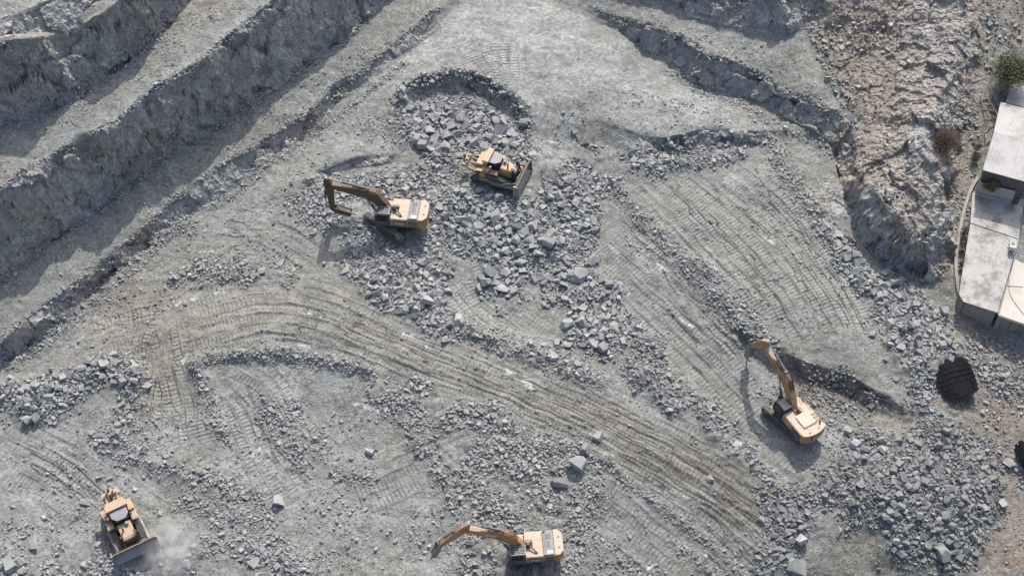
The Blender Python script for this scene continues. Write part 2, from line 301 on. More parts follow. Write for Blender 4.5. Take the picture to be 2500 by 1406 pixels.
# crawler passes: (centre line, offsets of the tracks in metres)
TRACKS = [
 ([(415, 790), (470, 762), (560, 738), (680, 728), (790, 748), (900, 792), (1030, 845), (1200, 915), (1400, 1000), (1600, 1100), (1800, 1215), (1900, 1280)], (-1.3, 1.3)),
 ([(420, 830), (520, 800), (640, 775), (770, 790), (900, 835), (1100, 915), (1300, 1000), (1500, 1100), (1700, 1220), (1880, 1350)], (-1.3, 1.3)),
 ([(430, 850), (560, 826), (700, 812), (830, 840), (960, 890), (1150, 950), (1350, 1035), (1500, 1115)], (-1.2,)),
 ([(1250, 905), (1420, 975), (1600, 1060), (1780, 1165), (1880, 1240)], (-3.4, -1.0, 1.4)),
 ([(215, 850), (300, 815), (400, 790)], (-1.2, 1.2)),
 ([(345, 1010), (362, 930), (375, 860), (400, 790)], (-1.3, 1.3)),
 ([(440, 1060), (430, 960), (410, 870), (395, 800)], (-1.2, 1.2)),
 ([(330, 1045), (375, 1020), (385, 975)], (0,)),
 ([(500, 1090), (485, 1000), (462, 930), (452, 870)], (-.9, .9)),
 ([(1560, 430), (1680, 545), (1800, 670), (1900, 790)], (-1.3, 1.3)),
 ([(1660, 425), (1790, 540), (1920, 690), (2010, 830)], (-1.3, 1.3)),
 ([(1760, 430), (1880, 530), (2000, 670), (2090, 820)], (-1.3, 1.3)),
 ([(1840, 440), (1950, 545), (2060, 690), (2150, 850)], (-1.2, 1.2)),
 ([(1900, 450), (1990, 560), (2090, 710), (2165, 870)], (-.6, .8)),
 ([(1480, 560), (1600, 660), (1720, 780), (1800, 870)], (-1.4, 1.4)),
 ([(1460, 650), (1580, 760), (1690, 870), (1800, 980), (1860, 1040)], (-1.3, 1.3)),
 ([(1520, 470), (1640, 590), (1760, 720), (1850, 810)], (-.8, .9)),
 ([(1490, 610), (1640, 740), (1790, 880), (1850, 960)], (-.5, 1.8)),
 ([(0, 1040), (120, 1100), (230, 1170), (300, 1230)], (-1.3, 1.3)),
 ([(30, 1120), (130, 1180), (220, 1260)], (-1.2, 1.2)),
 ([(300, 1110), (430, 1180), (560, 1260), (680, 1330)], (-1.3, 1.3)),
 ([(560, 950), (600, 1030), (640, 1130), (700, 1230)], (-1.2, 1.2)),
 ([(560, 900), (640, 960), (700, 1060), (800, 1150)], (-1.0, 1.3)),
 ([(860, 1230), (960, 1190), (1040, 1150)], (-1, 1)),
 ([(1232, 100), (1234, 150), (1238, 205)], (0,)),
 ([(1140, 120), (1165, 160), (1195, 200)], (-.9, .9)),
 ([(1090, 680), (1170, 770), (1270, 840), (1360, 870)], (-1.2, 1.2)),
 ([(1130, 640), (1180, 740), (1300, 820), (1360, 850)], (-.9, 1.2)),
 ([(1480, 1170), (1620, 1260), (1760, 1360), (1820, 1420)], (-1.3, 1.3)),
 ([(1420, 1220), (1560, 1320), (1680, 1420)], (-1.3, 1.3)),
 ([(1700, 1220), (1800, 1300), (1880, 1390)], (-1.0, 1.2)),
 ([(560, 530), (640, 560), (720, 600), (790, 650)], (-1.2, 1.2)),
 ([(470, 570), (560, 590), (650, 590)], (-1.2, 1.2)),
 ([(2000, 960), (2090, 1010), (2180, 1040)], (-1.0, 1.0)),
 ([(1880, 1070), (1940, 1120), (2030, 1160)], (-1.2, 1.2)),
]
# patches of ground tone: (channel, outline, strength, soft edge m)
PATCHES = [
 ("pale", [(1081, 20), (1300, -20), (1420, 40), (1600, 190), (1750, 260), (1860, 300), (1620, 320), (1400, 240), (1340, 320), (1290, 260), (1200, 170), (1100, 150), (960, 190), (880, 250), (960, 150)], .6, 5),
 ("pale", [(1620, 250), (1860, 290), (1840, 318), (1680, 316), (1590, 320)], .4, 2),
 ("pale", [(1350, 290), (1400, 330), (1350, 420), (1310, 400)], .6, 2),
 ("pale", [(730, 400), (850, 340), (960, 340), (950, 372), (800, 396)], .4, 3),
 ("pale", [(560, 470), (720, 410), (700, 520), (640, 600), (420, 560)], .3, 4),
 ("pale", [(-60, 920), (300, 1090), (420, 1300), (300, 1420), (-60, 1420)], .35, 6),
 ("pale", [(560, 930), (700, 960), (760, 1100), (1000, 1200), (1050, 1300), (600, 1300), (560, 1100)], .25, 6),
 ("pale", [(1130, 650), (1200, 740), (1340, 850), (1250, 850), (1120, 760)], .35, 2),
 ("pale", [(0, -30), (300, -30), (180, 60), (0, 95)], .35, 3),
 ("pale", [(300, 250), (560, 60), (660, 20), (440, 170), (300, 280), (120, 380)], .4, 2),
 ("pale", [(1900, 190), (2060, 200), (2080, 290), (1950, 230)], .3, 2),
 ("brown", [(180, 860), (420, 730), (560, 690), (720, 700), (900, 760), (1050, 840), (1250, 900), (1450, 980), (1700, 1110), (1880, 1230), (1880, 1300), (1600, 1150), (1300, 1020), (1000, 900), (800, 850), (560, 850), (440, 900), (380, 1080), (300, 1000)], .55, 4),
 ("brown", [(150, 790), (330, 660), (440, 700), (420, 760), (260, 830)], .6, 3),
 ("brown", [(680, 680), (860, 700), (900, 740), (820, 740), (700, 700)], .6, 2),
 ("brown", [(330, 555), (400, 600), (270, 720), (190, 740), (240, 650)], .55, 1.5),
 ("brown", [(1640, 1130), (1840, 1180), (1900, 1260), (1840, 1290), (1700, 1220)], .55, 3),
 ("brown", [(1650, 470), (1850, 480), (2050, 680), (2170, 860), (2080, 800), (1850, 620)], .2, 4),
 ("brown", [(1180, 1030), (1280, 1060), (1290, 1160), (1240, 1180)], .5, 2),
 ("brown", [(2380, 1320), (2520, 1250), (2520, 1420), (2380, 1420)], .9, 3),
 ("brown", [(2420, 1000), (2520, 950), (2520, 1260), (2440, 1250)], .45, 3),
 ("brown", [(1880, 880), (2000, 905), (2150, 970), (2200, 1030), (2300, 1080), (2200, 1080), (2050, 1000), (1920, 950)], .5, 2),
 ("brown", [(2150, 1010), (2300, 1010), (2330, 1090), (2200, 1080)], .3, 2),
 ("brown", [(1890, -30), (1990, 30), (2080, 330), (2100, 450), (2240, 420), (2200, 200), (2250, -30)], .9, 4),
 ("brown", [(2060, -60), (2280, -60), (2230, 70), (2080, 40)], .7, 4),
 ("brown", [(1500, -60), (1900, -60), (2000, 60), (1940, 30), (1740, 10)], .5, 2),
 ("brown", [(2060, 285), (2120, 310), (2150, 480), (2290, 560), (2280, 640), (2200, 560), (2090, 440)], .75, 2),
 ("brown", [(2100, 430), (2250, 400), (2290, 520), (2200, 530)], .7, 2),
 ("brown", [(2290, 350), (2400, 250), (2380, 440), (2345, 720), (2290, 640), (2330, 480)], .85, 3),
 ("brown", [(2290, 640), (2380, 780), (2480, 860), (2420, 900), (2330, 780)], .75, 2),
 ("brown", [(2400, -60), (2540, -60), (2540, 220), (2420, 190)], .65, 4),
 ("brown", [(1780, 110), (1960, 130), (2080, 200), (2060, 270), (1900, 170)], .3, 3),
 ("brown", [(430, 20), (520, -20), (640, -20), (500, 60), (390, 140), (330, 170)], .45, 2),
 ("brown", [(-40, 370), (30, 380), (60, 420), (0, 470), (-40, 480)], .5, 2),
 ("brown", [(0, 105), (100, 110), (180, 150), (120, 260), (0, 240)], .45, 2),
 ("brown", [(300, 60), (420, 0), (420, 60), (330, 120)], .5, 2),
 ("brown", [(60, 480), (120, 460), (110, 540), (70, 540)], .35, 2),
 ("brown", [(560, 150), (640, 110), (600, 250), (500, 300)], .2, 3),
 ("dark_ground", [(1830, 855), (1900, 872), (1990, 905), (2120, 965), (2160, 1000), (2060, 975), (1920, 925)], .7, 1),  # darker strip along the cut face
 ("dark_ground", [(2285, 955), (2370, 960), (2380, 1010), (2350, 1030), (2300, 1000)], .9, 1),
 ("dark_ground", [(1720, 760), (1830, 800), (1870, 860), (1800, 840)], .35, 2),
 ("dark_ground", [(1880, 760), (1980, 800), (2060, 880), (2140, 940), (2000, 890), (1900, 840)], .3, 3),
 ("dark_ground", [(2080, 1240), (2160, 1290), (2170, 1390), (2050, 1390), (2010, 1300)], .35, 3),
 ("dark_ground", [(1560, 1100), (1750, 1160), (1880, 1250), (1880, 1330), (1700, 1230)], .5, 4),
 ("dark_ground", [(1200, 1055), (1250, 1050), (1270, 1085), (1220, 1095)], .6, 1),
 ("dark_ground", [(1110, 1010), (1150, 1015), (1150, 1035), (1115, 1040)], .5, .7),
 ("dark_ground", [(1000, 205), (1060, 185), (1180, 190), (1270, 270), (1240, 260), (1150, 225), (1040, 235)], .35, 1),  # darker band inside the crater rim
 ("dark_ground", [(1480, 1200), (1560, 1240), (1560, 1290), (1460, 1290)], .25, 3),
 ("dark_ground", [(1380, 960), (1560, 1010), (1760, 1110), (1890, 1220), (1900, 1300), (1700, 1230), (1500, 1120)], .38, 5),
 ("dark_ground", [(1650, 1250), (1880, 1290), (1860, 1420), (1500, 1420), (1560, 1330)], .25, 5),
 ("dark_ground", [(1940, 860), (2120, 930), (2260, 1000), (2480, 960), (2540, 1100), (2540, 1420), (2050, 1420), (2000, 1280), (2150, 1060), (2000, 1000)], .36, 6),
 ("brown", [(2200, 980), (2540, 930), (2540, 1420), (2350, 1420), (2460, 1200), (2400, 1080)], .9, 5),
 ("brown", [(2010, 1240), (2110, 1250), (2180, 1400), (1980, 1420)], .5, 4),
 ("brown", [(2280, 700), (2400, 780), (2520, 860), (2520, 990), (2400, 980), (2340, 860)], .6, 3),
 ("brown", [(2170, 0), (2340, -40), (2330, 200), (2240, 330), (2180, 330)], .55, 4),
 ("brown", [(2330, -60), (2440, -60), (2420, 230), (2320, 330)], .7, 4),
 ("dark_ground", [(2280, 880), (2440, 1000), (2460, 1250), (2300, 1100)], .25, 3),
]
# crushed white scuffs on the roads: (line, width m)
SCUFFS = [([(430, 745), (480, 728), (550, 712)], 0.26), ([(715, 762), (760, 772), (800, 790)], 0.3), ([(1240, 905), (1280, 925), (1310, 945)], 0.45), ([(985, 812), (1010, 820)], 0.3), ([(720, 848), (765, 846)], 0.3), ([(1040, 845), (1060, 852)], 0.3), ([(450, 880), (468, 860)], 0.38), ([(640, 1090), (620, 1110)], 0.38), ([(1610, 640), (1640, 680)], 0.45), ([(1500, 690), (1530, 720)], 0.38), ([(1660, 780), (1690, 800)], 0.3), ([(1870, 580), (1900, 605)], 0.38), ([(1720, 640), (1745, 665)], 0.3), ([(1310, 500), (1290, 470)], 0.15), ([(870, 985), (920, 1010)], 0.38), ([(1560, 1400), (1600, 1380)], 0.3)]


def dense_line(P, step=0.5):
    seg = np.hypot(np.diff(P[:, 0]), np.diff(P[:, 1])); s = np.concatenate([[0], np.cumsum(seg)])
    n = max(2, int(s[-1] / step) + 1); q = np.linspace(0, s[-1], n)
    return np.stack([np.interp(q, s, P[:, 0]), np.interp(q, s, P[:, 1])], 1)


def catmull(P, n=8):
    P = np.asarray(P, float); Q = np.vstack([2 * P[0] - P[1], P, 2 * P[-1] - P[-2]]); out = []
    for i in range(1, len(Q) - 2):
        p0, p1, p2, p3 = Q[i - 1:i + 3]
        for k in range(n):
            t = k / n
            out.append(.5 * (2 * p1 + (p2 - p0) * t + (2 * p0 - 5 * p1 + 4 * p2 - p3) * t * t + (3 * p1 - p0 - 3 * p2 + p3) * t ** 3))
    out.append(P[-1])
    return np.array(out)


def line_dist(L, x, y):
    """signed offset and running length of points from a polyline (small point sets only)"""
    bd = np.full(x.shape, 1e9); bs = np.zeros(x.shape); bo = np.zeros(x.shape); s0 = 0.0
    for a, b in zip(L[:-1], L[1:]):
        d = b - a; l = math.hypot(*d)
        if l < 1e-9:
            continue
        t = np.clip(((x - a[0]) * d[0] + (y - a[1]) * d[1]) / l / l, 0, 1)
        qx, qy = x - a[0] - t * d[0], y - a[1] - t * d[1]
        dd = np.hypot(qx, qy); m = dd < bd
        bd = np.where(m, dd, bd); bs = np.where(m, s0 + t * l, bs)
        bo = np.where(m, np.sign(d[0] * qy - d[1] * qx) * dd, bo)
        s0 += l
    return bo, bs, s0


def in_poly(P, x, y):
    c = np.zeros(x.shape, bool); n = len(P)
    for i in range(n):
        x1, y1 = P[i][:2]; x2, y2 = P[(i + 1) % n][:2]
        if y1 == y2:
            continue
        c ^= ((y1 > y) != (y2 > y)) & (x < (x2 - x1) * (y - y1) / (y2 - y1) + x1)
    return c


def poly_soft(P, x, y, soft):
    """1 inside an outline, falling to 0 over soft metres about its edge"""
    ins = in_poly(P, x, y)
    o, _, _ = line_dist(np.vstack([P[:, :2], P[:1, :2]]), x, y)
    d = np.where(ins, np.abs(o), -np.abs(o))
    return smooth(-soft * .5, soft * .5, d)


# ------------------------------------------------------------------ the ground sheet: fine where the quarry is worked, stretching out to the far ground
def axis(a, b, step, far0, far1):
    mid = list(np.arange(a, b, step)); lo, hi = [], []
    s = step; v = a
    while v > far0:
        s *= 1.12; v -= s; lo.append(v)
    s = step; v = mid[-1]
    while v < far1:
        s *= 1.12; v += s; hi.append(v)
    return np.array(lo[::-1] + mid + hi)


XS = axis(-76.0, 76.0, 0.115, -600, 600)
YS = axis(-36.0, 62.0, 0.115, -600, 700)
VX, VY = np.meshgrid(XS, YS)
SH = VX.shape
wx = .9 * vnoise(VX / 5.0, VY / 5.0, 31) + .7 * vnoise(VX / 1.9, VY / 1.9, 33) + .2 * vnoise(VX / .8, VY / .8, 35)
wy = .9 * vnoise(VX / 5.0, VY / 5.0, 41) + .7 * vnoise(VX / 1.9, VY / 1.9, 43) + .2 * vnoise(VX / .8, VY / .8, 45)
VZ = bil(H0, VX + wx * .8, VY + wy * .8, GX0, GY0, GS)
gy_, gx_ = np.gradient(bil(H0, VX, VY, GX0, GY0, GS), YS, XS)
steep = smooth(.45, 1.3, np.hypot(gx_, gy_))
VZ += (1 - steep) * (.5 * vnoise(VX / 11, VY / 11, 3) + .28 * fbm(VX / 3.0, VY / 3.0, 5, 3) + .10 * fbm(VX / .7, VY / .7, 9, 3))
CH = {k: np.zeros(SH) for k in ("pale", "brown", "dark_ground", "trk", "trp", "rub", "scf", "lane", "lstr")}


def box_ix(P, m):
    i0, i1 = np.searchsorted(XS, [P[:, 0].min() - m, P[:, 0].max() + m]); j0, j1 = np.searchsorted(YS, [P[:, 1].min() - m, P[:, 1].max() + m])
    return slice(j0, max(j1, j0 + 1)), slice(i0, max(i1, i0 + 1))


edge_n = 3.0 * fbm(VX / 4.0, VY / 4.0, 77, 4)
for ch, pts, st, soft in PATCHES:
    P = poly_world(pts); j, i = box_ix(P, soft + 3)
    m = poly_soft(P, VX[j, i] + edge_n[j, i], VY[j, i] + edge_n[j, i] * .7, soft) * st
    CH[ch][j, i] = np.maximum(CH[ch][j, i], m)
lump = np.abs(fbm(VX / 2.2, VY / 2.2, 55, 3)) + .4 * vnoise(VX / .6, VY / .6, 57)
PILE_W, BERM_W = [], []
for (zone, pts, hgt, *_r) in PILES:
    P = poly_world(pts); PILE_W.append(P); j, i = box_ix(P, 3)
    m = poly_soft(P, VX[j, i] + edge_n[j, i] * .4, VY[j, i] + edge_n[j, i] * .3, 3.0)
    VZ[j, i] += m * hgt * (.55 + .9 * lump[j, i]); CH["rub"][j, i] = np.maximum(CH["rub"][j, i], m)
for (zone, pts, hw, hgt, *_r) in BERMS:
    P = poly_world(pts); L = dense_line(catmull(P[:, :2])); w = hw / 20.0; BERM_W.append((L, w)); j, i = box_ix(L, 4 * w + 1)
    o, s, _l = line_dist(L, VX[j, i] + edge_n[j, i] * .35, VY[j, i] + edge_n[j, i] * .35)
    m = np.exp(-(o / w) ** 2)
    VZ[j, i] += m * hgt * (.5 + lump[j, i]); CH["rub"][j, i] = np.maximum(CH["rub"][j, i], smooth(.2, .7, m))
TRACK_W = []
for (pts, offs) in TRACKS:
    L = dense_line(catmull(poly_world(pts)[:, :2])); TRACK_W.append(L); j, i = box_ix(L, 4.5)
    o, s, ln = line_dist(L, VX[j, i], VY[j, i])
    ends = smooth(0, 1.5, s) * smooth(0, 1.5, ln - s) * (np.abs(o) < 5)
    keep = 1 - .9 * np.clip(CH["rub"][j, i], 0, 1)
    wob = .25 * vnoise(VX[j, i] / 2.5, VY[j, i] / 2.5, 61)
    lane = np.exp(-(o / 3.0) ** 4) * ends * keep
    sv = 1.5 * fbm(o / .42 + 31.7 * len(TRACK_W), s / 7.0, 401, 3) * smooth(-.4, .2, fbm(s / 6.0, o / 2.0, 411, 2))
    m_ = lane > CH["lane"][j, i]
    CH["lstr"][j, i] = np.where(m_, sv * lane, CH["lstr"][j, i]); CH["lane"][j, i] = np.maximum(CH["lane"][j, i], lane)
    VZ[j, i] += .035 * sv * lane
    for of in sorted(set(offs) | {offs[0] - 1.25, offs[-1] + 1.15} | ({0.1} if len(offs) > 1 else set())):
        q = np.abs(o - of + wob)
        tread = (1 - smooth(.36, .56, q)) * ends * keep
        worn = smooth(-.30, .15, fbm(VX[j, i] / 3.5, VY[j, i] / 3.5, int(63 + of * 7), 3))
        new = tread * (.1 + .9 * worn) > CH["trk"][j, i] * .9
        CH["trp"][j, i] = np.where(new & (tread > .02), s, CH["trp"][j, i])
        CH["trk"][j, i] = np.where(new, tread * (.1 + .9 * worn), CH["trk"][j, i] * (1 - .5 * tread))
        VZ[j, i] -= .03 * tread
        VZ[j, i] += ends * keep * smooth(.0, .3, fbm(s / 5.0, o / 3.0 + of, 421, 2)) * .09 * np.exp(-((q - .66) / .16) ** 2) * (.4 + 1.4 * lump[j, i])
for pts, w in SCUFFS:
    L = dense_line(catmull(poly_world(pts)[:, :2])); j, i = box_ix(L, 3)
    o, s, ln = line_dist(L, VX[j, i] + edge_n[j, i] * .25, VY[j, i] + edge_n[j, i] * .15)
    m = (1 - smooth(.2 * w, w, np.abs(o))) * smooth(-.25, .25, fbm(VX[j, i] / .5, VY[j, i] / .5, 91, 3))
    CH["scf"][j, i] = np.maximum(CH["scf"][j, i], m)
HB = VZ.copy()                          # walking surface, before the walls are roughened

# roughen cliffs and the natural hillside along their normals
CRAG = [([(2080, -60), (2420, -60), (2330, 320), (2290, 700), (2150, 620), (2080, 420), (2150, 300), (2180, 120)], .6), ([(1950, -60), (2180, -60), (2180, 200), (2150, 400), (2090, 330), (2010, 130), (1960, 60)], .38),
        ([(1960, 460), (2040, 420), (2110, 460), (2100, 560), (2030, 560), (1980, 520)], .5), ([(2330, 0), (2420, -60), (2400, 240), (2310, 340)], .4)]
crag = steep.copy()
for pts, st in CRAG:
    P = poly_world(pts); j, i = box_ix(P, 6)
    crag[j, i] = np.maximum(crag[j, i], poly_soft(P, VX[j, i] + edge_n[j, i], VY[j, i] + edge_n[j, i], 4) * st)
gy_, gx_ = np.gradient(blur(VZ, 3), YS, XS)
nl = 1 / np.sqrt(1 + gx_ ** 2 + gy_ ** 2)
sel = crag > .03
px_, py_, pz_ = VX[sel], VY[sel], VZ[sel]
n_ = np.stack([-gx_[sel] * nl[sel], -gy_[sel] * nl[sel], nl[sel]], 1)
k = crag[sel]
jx, jy, jz = px_ + .8 * vnoise3(px_ / 1.5, py_ / 1.5, pz_ / 1.5, 5), py_ + .8 * vnoise3(px_ / 1.5, py_ / 1.5, pz_ / 1.5, 6), pz_ + .8 * vnoise3(px_ / 1.5, py_ / 1.5, pz_ / 1.5, 7)
ca, sa = math.cos(.66), math.sin(.66)
rx, ry = jx * ca + jy * sa, -jx * sa + jy * ca
disp = 1.9 * facets(rx / 3.2, ry / 3.2, jz / 2.6, 101) + .7 * facets(rx / 1.3, ry / 1.3, jz / 1.5 + rx * .3, 111) + .34 * facets(rx / .6, ry / .6, jz / .9, 121) + .8 * vnoise3(px_ / 6, py_ / 6, pz_ / 9, 8)
hill_ = smooth(36.0, 42.0, px_) * (py_ > -6)
disp *= k * (.40 + .28 * hill_)
disp -= .25 * k
WX, WY, WZ = VX.copy(), VY.copy(), VZ.copy()
WX[sel] += n_[:, 0] * disp; WY[sel] += n_[:, 1] * disp; WZ[sel] += n_[:, 2] * disp
CH["crag"] = crag
HB[sel] = WZ[sel]


def ground(x, y):
    x = np.atleast_1d(np.asarray(x, float)); y = np.atleast_1d(np.asarray(y, float))
    i = np.clip(np.searchsorted(XS, x) - 1, 0, len(XS) - 2); j = np.clip(np.searchsorted(YS, y) - 1, 0, len(YS) - 2)
    fu = np.clip((x - XS[i]) / (XS[i + 1] - XS[i]), 0, 1); fv = np.clip((y - YS[j]) / (YS[j + 1] - YS[j]), 0, 1)
    return (HB[j, i] * (1 - fu) + HB[j, i + 1] * fu) * (1 - fv) + (HB[j + 1, i] * (1 - fu) + HB[j + 1, i + 1] * fu) * fv


def grid_mesh(name):
    ny, nx = SH
    me = bpy.data.meshes.new(name)
    co = np.stack([WX, WY, WZ], -1).reshape(-1, 3).astype(np.float32)
    idx = np.arange(ny * nx).reshape(ny, nx)
    q = np.stack([idx[:-1, :-1], idx[:-1, 1:], idx[1:, 1:], idx[1:, :-1]], -1).reshape(-1, 4).astype(np.int32)
    me.vertices.add(len(co)); me.vertices.foreach_set("co", co.ravel())
    me.loops.add(q.size); me.loops.foreach_set("vertex_index", q.ravel())
    me.polygons.add(len(q)); me.polygons.foreach_set("loop_start", np.arange(0, q.size, 4, dtype=np.int32))
    me.update(calc_edges=True)
    for ch, a in CH.items():
        at_ = me.attributes.new(ch, 'FLOAT', 'POINT'); at_.data.foreach_set("value", a.astype(np.float32).ravel())
    return me
# ------------------------------------------------------------------ materials
class NT:
    def __init__(s, name):
        s.m = bpy.data.materials.new(name); s.m.use_nodes = True; s.t = s.m.node_tree; s.n = s.t.nodes; s.l = s.t.links
        s.b = s.n["Principled BSDF"]; s.b.inputs["Roughness"].default_value = .9; s.b.inputs["Specular IOR Level"].default_value = .25
        s.co = None

    def new(s, t, **kw):
        n = s.n.new(t)
        for k, v in kw.items():
            setattr(n, k, v)
        return n

    def put(s, sock, v):
        if isinstance(v, (int, float)):
            sock.default_value = v
        elif isinstance(v, (tuple, list)):
            sock.default_value = tuple(v) + ((1.0,) if len(v) == 3 and sock.type == 'RGBA' else ())
        else:
            s.l.new(v, sock)

    def obj(s):
        if s.co is None:
            s.co = s.new("ShaderNodeTexCoord").outputs["Object"]
        return s.co

    def noise(s, scale, detail=4, rough=.6, vec=None, dist=0):
        n = s.new("ShaderNodeTexNoise"); s.l.new(vec or s.obj(), n.inputs["Vector"])
        n.inputs["Scale"].default_value = scale; n.inputs["Detail"].default_value = detail; n.inputs["Roughness"].default_value = rough; n.inputs["Distortion"].default_value = dist
        return n.outputs["Fac"]

    def voro(s, scale, feat='F1', out="Distance", vec=None, rnd=1):
        n = s.new("ShaderNodeTexVoronoi", feature=feat); s.l.new(vec or s.obj(), n.inputs["Vector"])
        n.inputs["Scale"].default_value = scale; n.inputs["Randomness"].default_value = rnd
        return n.outputs[out]

    def math(s, op, a, b=None, c=None, clamp=False):
        n = s.new("ShaderNodeMath", operation=op, use_clamp=clamp); s.put(n.inputs[0], a)
        if b is not None: s.put(n.inputs[1], b)
        if c is not None: s.put(n.inputs[2], c)
        return n.outputs[0]

    def ramp(s, f, lo, hi, a=0.0, b=1.0):
        n = s.new("ShaderNodeMapRange"); n.interpolation_type = 'SMOOTHSTEP'
        for i, v in enumerate((f, lo, hi, a, b)):
            s.put(n.inputs[i], v)
        return n.outputs[0]

    def mix(s, f, a, b, mode='MIX'):
        n = s.new("ShaderNodeMix", data_type='RGBA', blend_type=mode); s.put(n.inputs[0], f); s.put(n.inputs[6], a); s.put(n.inputs[7], b)
        return n.outputs[2]

    def attr(s, name):
        return s.new("ShaderNodeAttribute", attribute_name=name).outputs["Fac"]

    def bump(s, h, dist, strength=1.0, prev=None):
        n = s.new("ShaderNodeBump"); n.inputs["Distance"].default_value = dist; n.inputs["Strength"].default_value = strength
        s.l.new(h, n.inputs["Height"])
        if prev is not None: s.l.new(prev, n.inputs["Normal"])
        return n.outputs["Normal"]

    def done(s, color=None, normal=None, rough=None, metal=None):
        if color is not None: s.put(s.b.inputs["Base Color"], color)
        if normal is not None: s.l.new(normal, s.b.inputs["Normal"])
        if rough is not None: s.put(s.b.inputs["Roughness"], rough)
        if metal is not None: s.put(s.b.inputs["Metallic"], metal)
        return s.m


def make_ground():
    g = NT("quarry_ground")
    fine = g.noise(2.4, 6, .7); mid = g.noise(.35, 5, .6); grit = g.noise(9.0, 3, .7); big = g.noise(.06, 3, .5)
    cell = g.voro(4.6); peb = g.voro(4.6, out="Color")
    sep = g.new("ShaderNodeSeparateColor"); g.l.new(peb, sep.inputs[0])
    cell2 = g.voro(2.1)
    streak = g.noise(.9, 5, .65, vec=None, dist=1.6)
    base = g.mix(g.ramp(mid, .35, .65), (.212, .221, .206), (.280, .290, .274))
    base = g.mix(g.ramp(big, .38, .58, 0, .7), base, (.232, .234, .210))
    base = g.mix(g.math('MULTIPLY', g.attr("brown"), g.ramp(fine, .25, .7, .75, 1.0)), base, g.mix(g.ramp(g.attr('brown'), .45, .8), g.mix(g.ramp(mid, .35, .65), (.212, .200, .160), (.286, .270, .222)), g.mix(g.ramp(mid, .35, .65), (.245, .200, .155), (.32, .268, .213))))
    pale = g.math('MULTIPLY', g.attr("pale"), g.ramp(streak, .35, .62, .35, 1.0))
    base = g.mix(pale, base, g.mix(g.ramp(mid, .35, .65), (.312, .332, .322), (.385, .405, .396)))
    # bare rock of the faces: cooler, with rusty and pale seams
    wv = g.new("ShaderNodeMapping"); g.l.new(g.obj(), wv.inputs[0]); wv.inputs["Rotation"].default_value = (.25, .2, .66); wv.inputs["Scale"].default_value = (1.5, 1.5, .6)
    rc = g.voro(1.0, out="Color", vec=wv.outputs[0]); rs = g.new("ShaderNodeSeparateColor"); g.l.new(rc, rs.inputs[0])
    rock = g.mix(g.ramp(g.noise(.5, 5, .65, dist=.4), .35, .68), (.31, .312, .30), (.44, .44, .42))
    rock = g.mix(g.math('MULTIPLY', rs.outputs[0], .38), rock, g.mix(rs.outputs[1], (.20, .20, .20), (.46, .455, .43)))  # cell tones paint in facet shading that skylight leaves faint
    rock = g.mix(g.ramp(g.noise(.16, 4, .6), .52, .66, 0, .6), rock, (.36, .30, .235))
    rock = g.mix(g.math('MULTIPLY', g.attr("brown"), .85), rock, g.mix(g.ramp(fine, .3, .7), (.262, .215, .172), (.37, .322, .272)))
    base = g.mix(g.ramp(g.attr("crag"), .15, .6), base, rock)
    base = g.mix(g.math('MULTIPLY', g.attr('trk'), .16), base, (.31, .315, .29))
    rubm = g.attr("rub")
    base = g.mix(g.math('MULTIPLY', rubm, .35), base, (.215, .212, .20))
    base = g.mix(g.math('MULTIPLY', g.attr("dark_ground"), .8), base, (.125, .112, .092))
    base = g.mix(g.math('MULTIPLY', g.attr("scf"), .8), base, (.62, .63, .62))
    # stones of differing tone in the grit, fewer where the ground is driven smooth
    trk0 = g.attr("trk")
    grav = g.math('MULTIPLY', g.ramp(g.noise(.30, 4, .6), .36, .60, .22, 1.0), g.math('SUBTRACT', 1.0, g.math('MAXIMUM', g.math('MULTIPLY', g.attr('lane'), .65), g.math('MULTIPLY', g.attr("pale"), .75)), clamp=True))
    tone = g.math('ADD', g.math('MULTIPLY', sep.outputs[0], .62), -.31)
    tone = g.math('ADD', tone, g.ramp(grit, .25, .75, -.30, .28))
    tone = g.math('ADD', 1.0, g.math('MULTIPLY', tone, grav))
    tone = g.math('MULTIPLY', tone, g.ramp(fine, .25, .75, .82, 1.16))
    tone = g.math('MULTIPLY', tone, g.ramp(streak, .3, .7, .86, 1.12))
    tone = g.math('MULTIPLY', tone, g.math('ADD', 1.0, g.math('MULTIPLY', g.attr('lstr'), .24)))
    comb = g.new("ShaderNodeCombineColor")
    for i in range(3): g.l.new(tone, comb.inputs[i])
    col = g.mix(1.0, base, comb.outputs[0], 'MULTIPLY')
    # relief: grit, pebbles, grouser bars of the crawler tracks
    trk = g.attr("trk"); bar = g.math('SINE', g.math('MULTIPLY', g.attr("trp"), 2 * math.pi / .46))
    bar = g.math('MULTIPLY', g.ramp(bar, -.5, .7), trk)
    soft = g.math('SUBTRACT', 1.0, g.math('MULTIPLY', trk, .6), clamp=True)
    h = g.math('MULTIPLY', g.math('SUBTRACT', 1.0, g.math('MULTIPLY', cell, 2.2), clamp=True), g.math('MULTIPLY', g.ramp(g.noise(.8, 3, .6), .4, .62, .12, 1.0), soft))
    n1 = g.bump(h, .10)
    n2 = g.bump(g.math('MULTIPLY', g.noise(3.0, 8, .72), soft), .12, 1.0, n1)
    n3 = g.bump(bar, .08, 1.0, n2)
    n4 = g.bump(g.math('MULTIPLY', g.voro(1.3, feat='F1', vec=wv.outputs[0]), g.ramp(g.attr("crag"), .1, .6)), .26, 1.0, n3)
    return g.done(col, n4, .95)


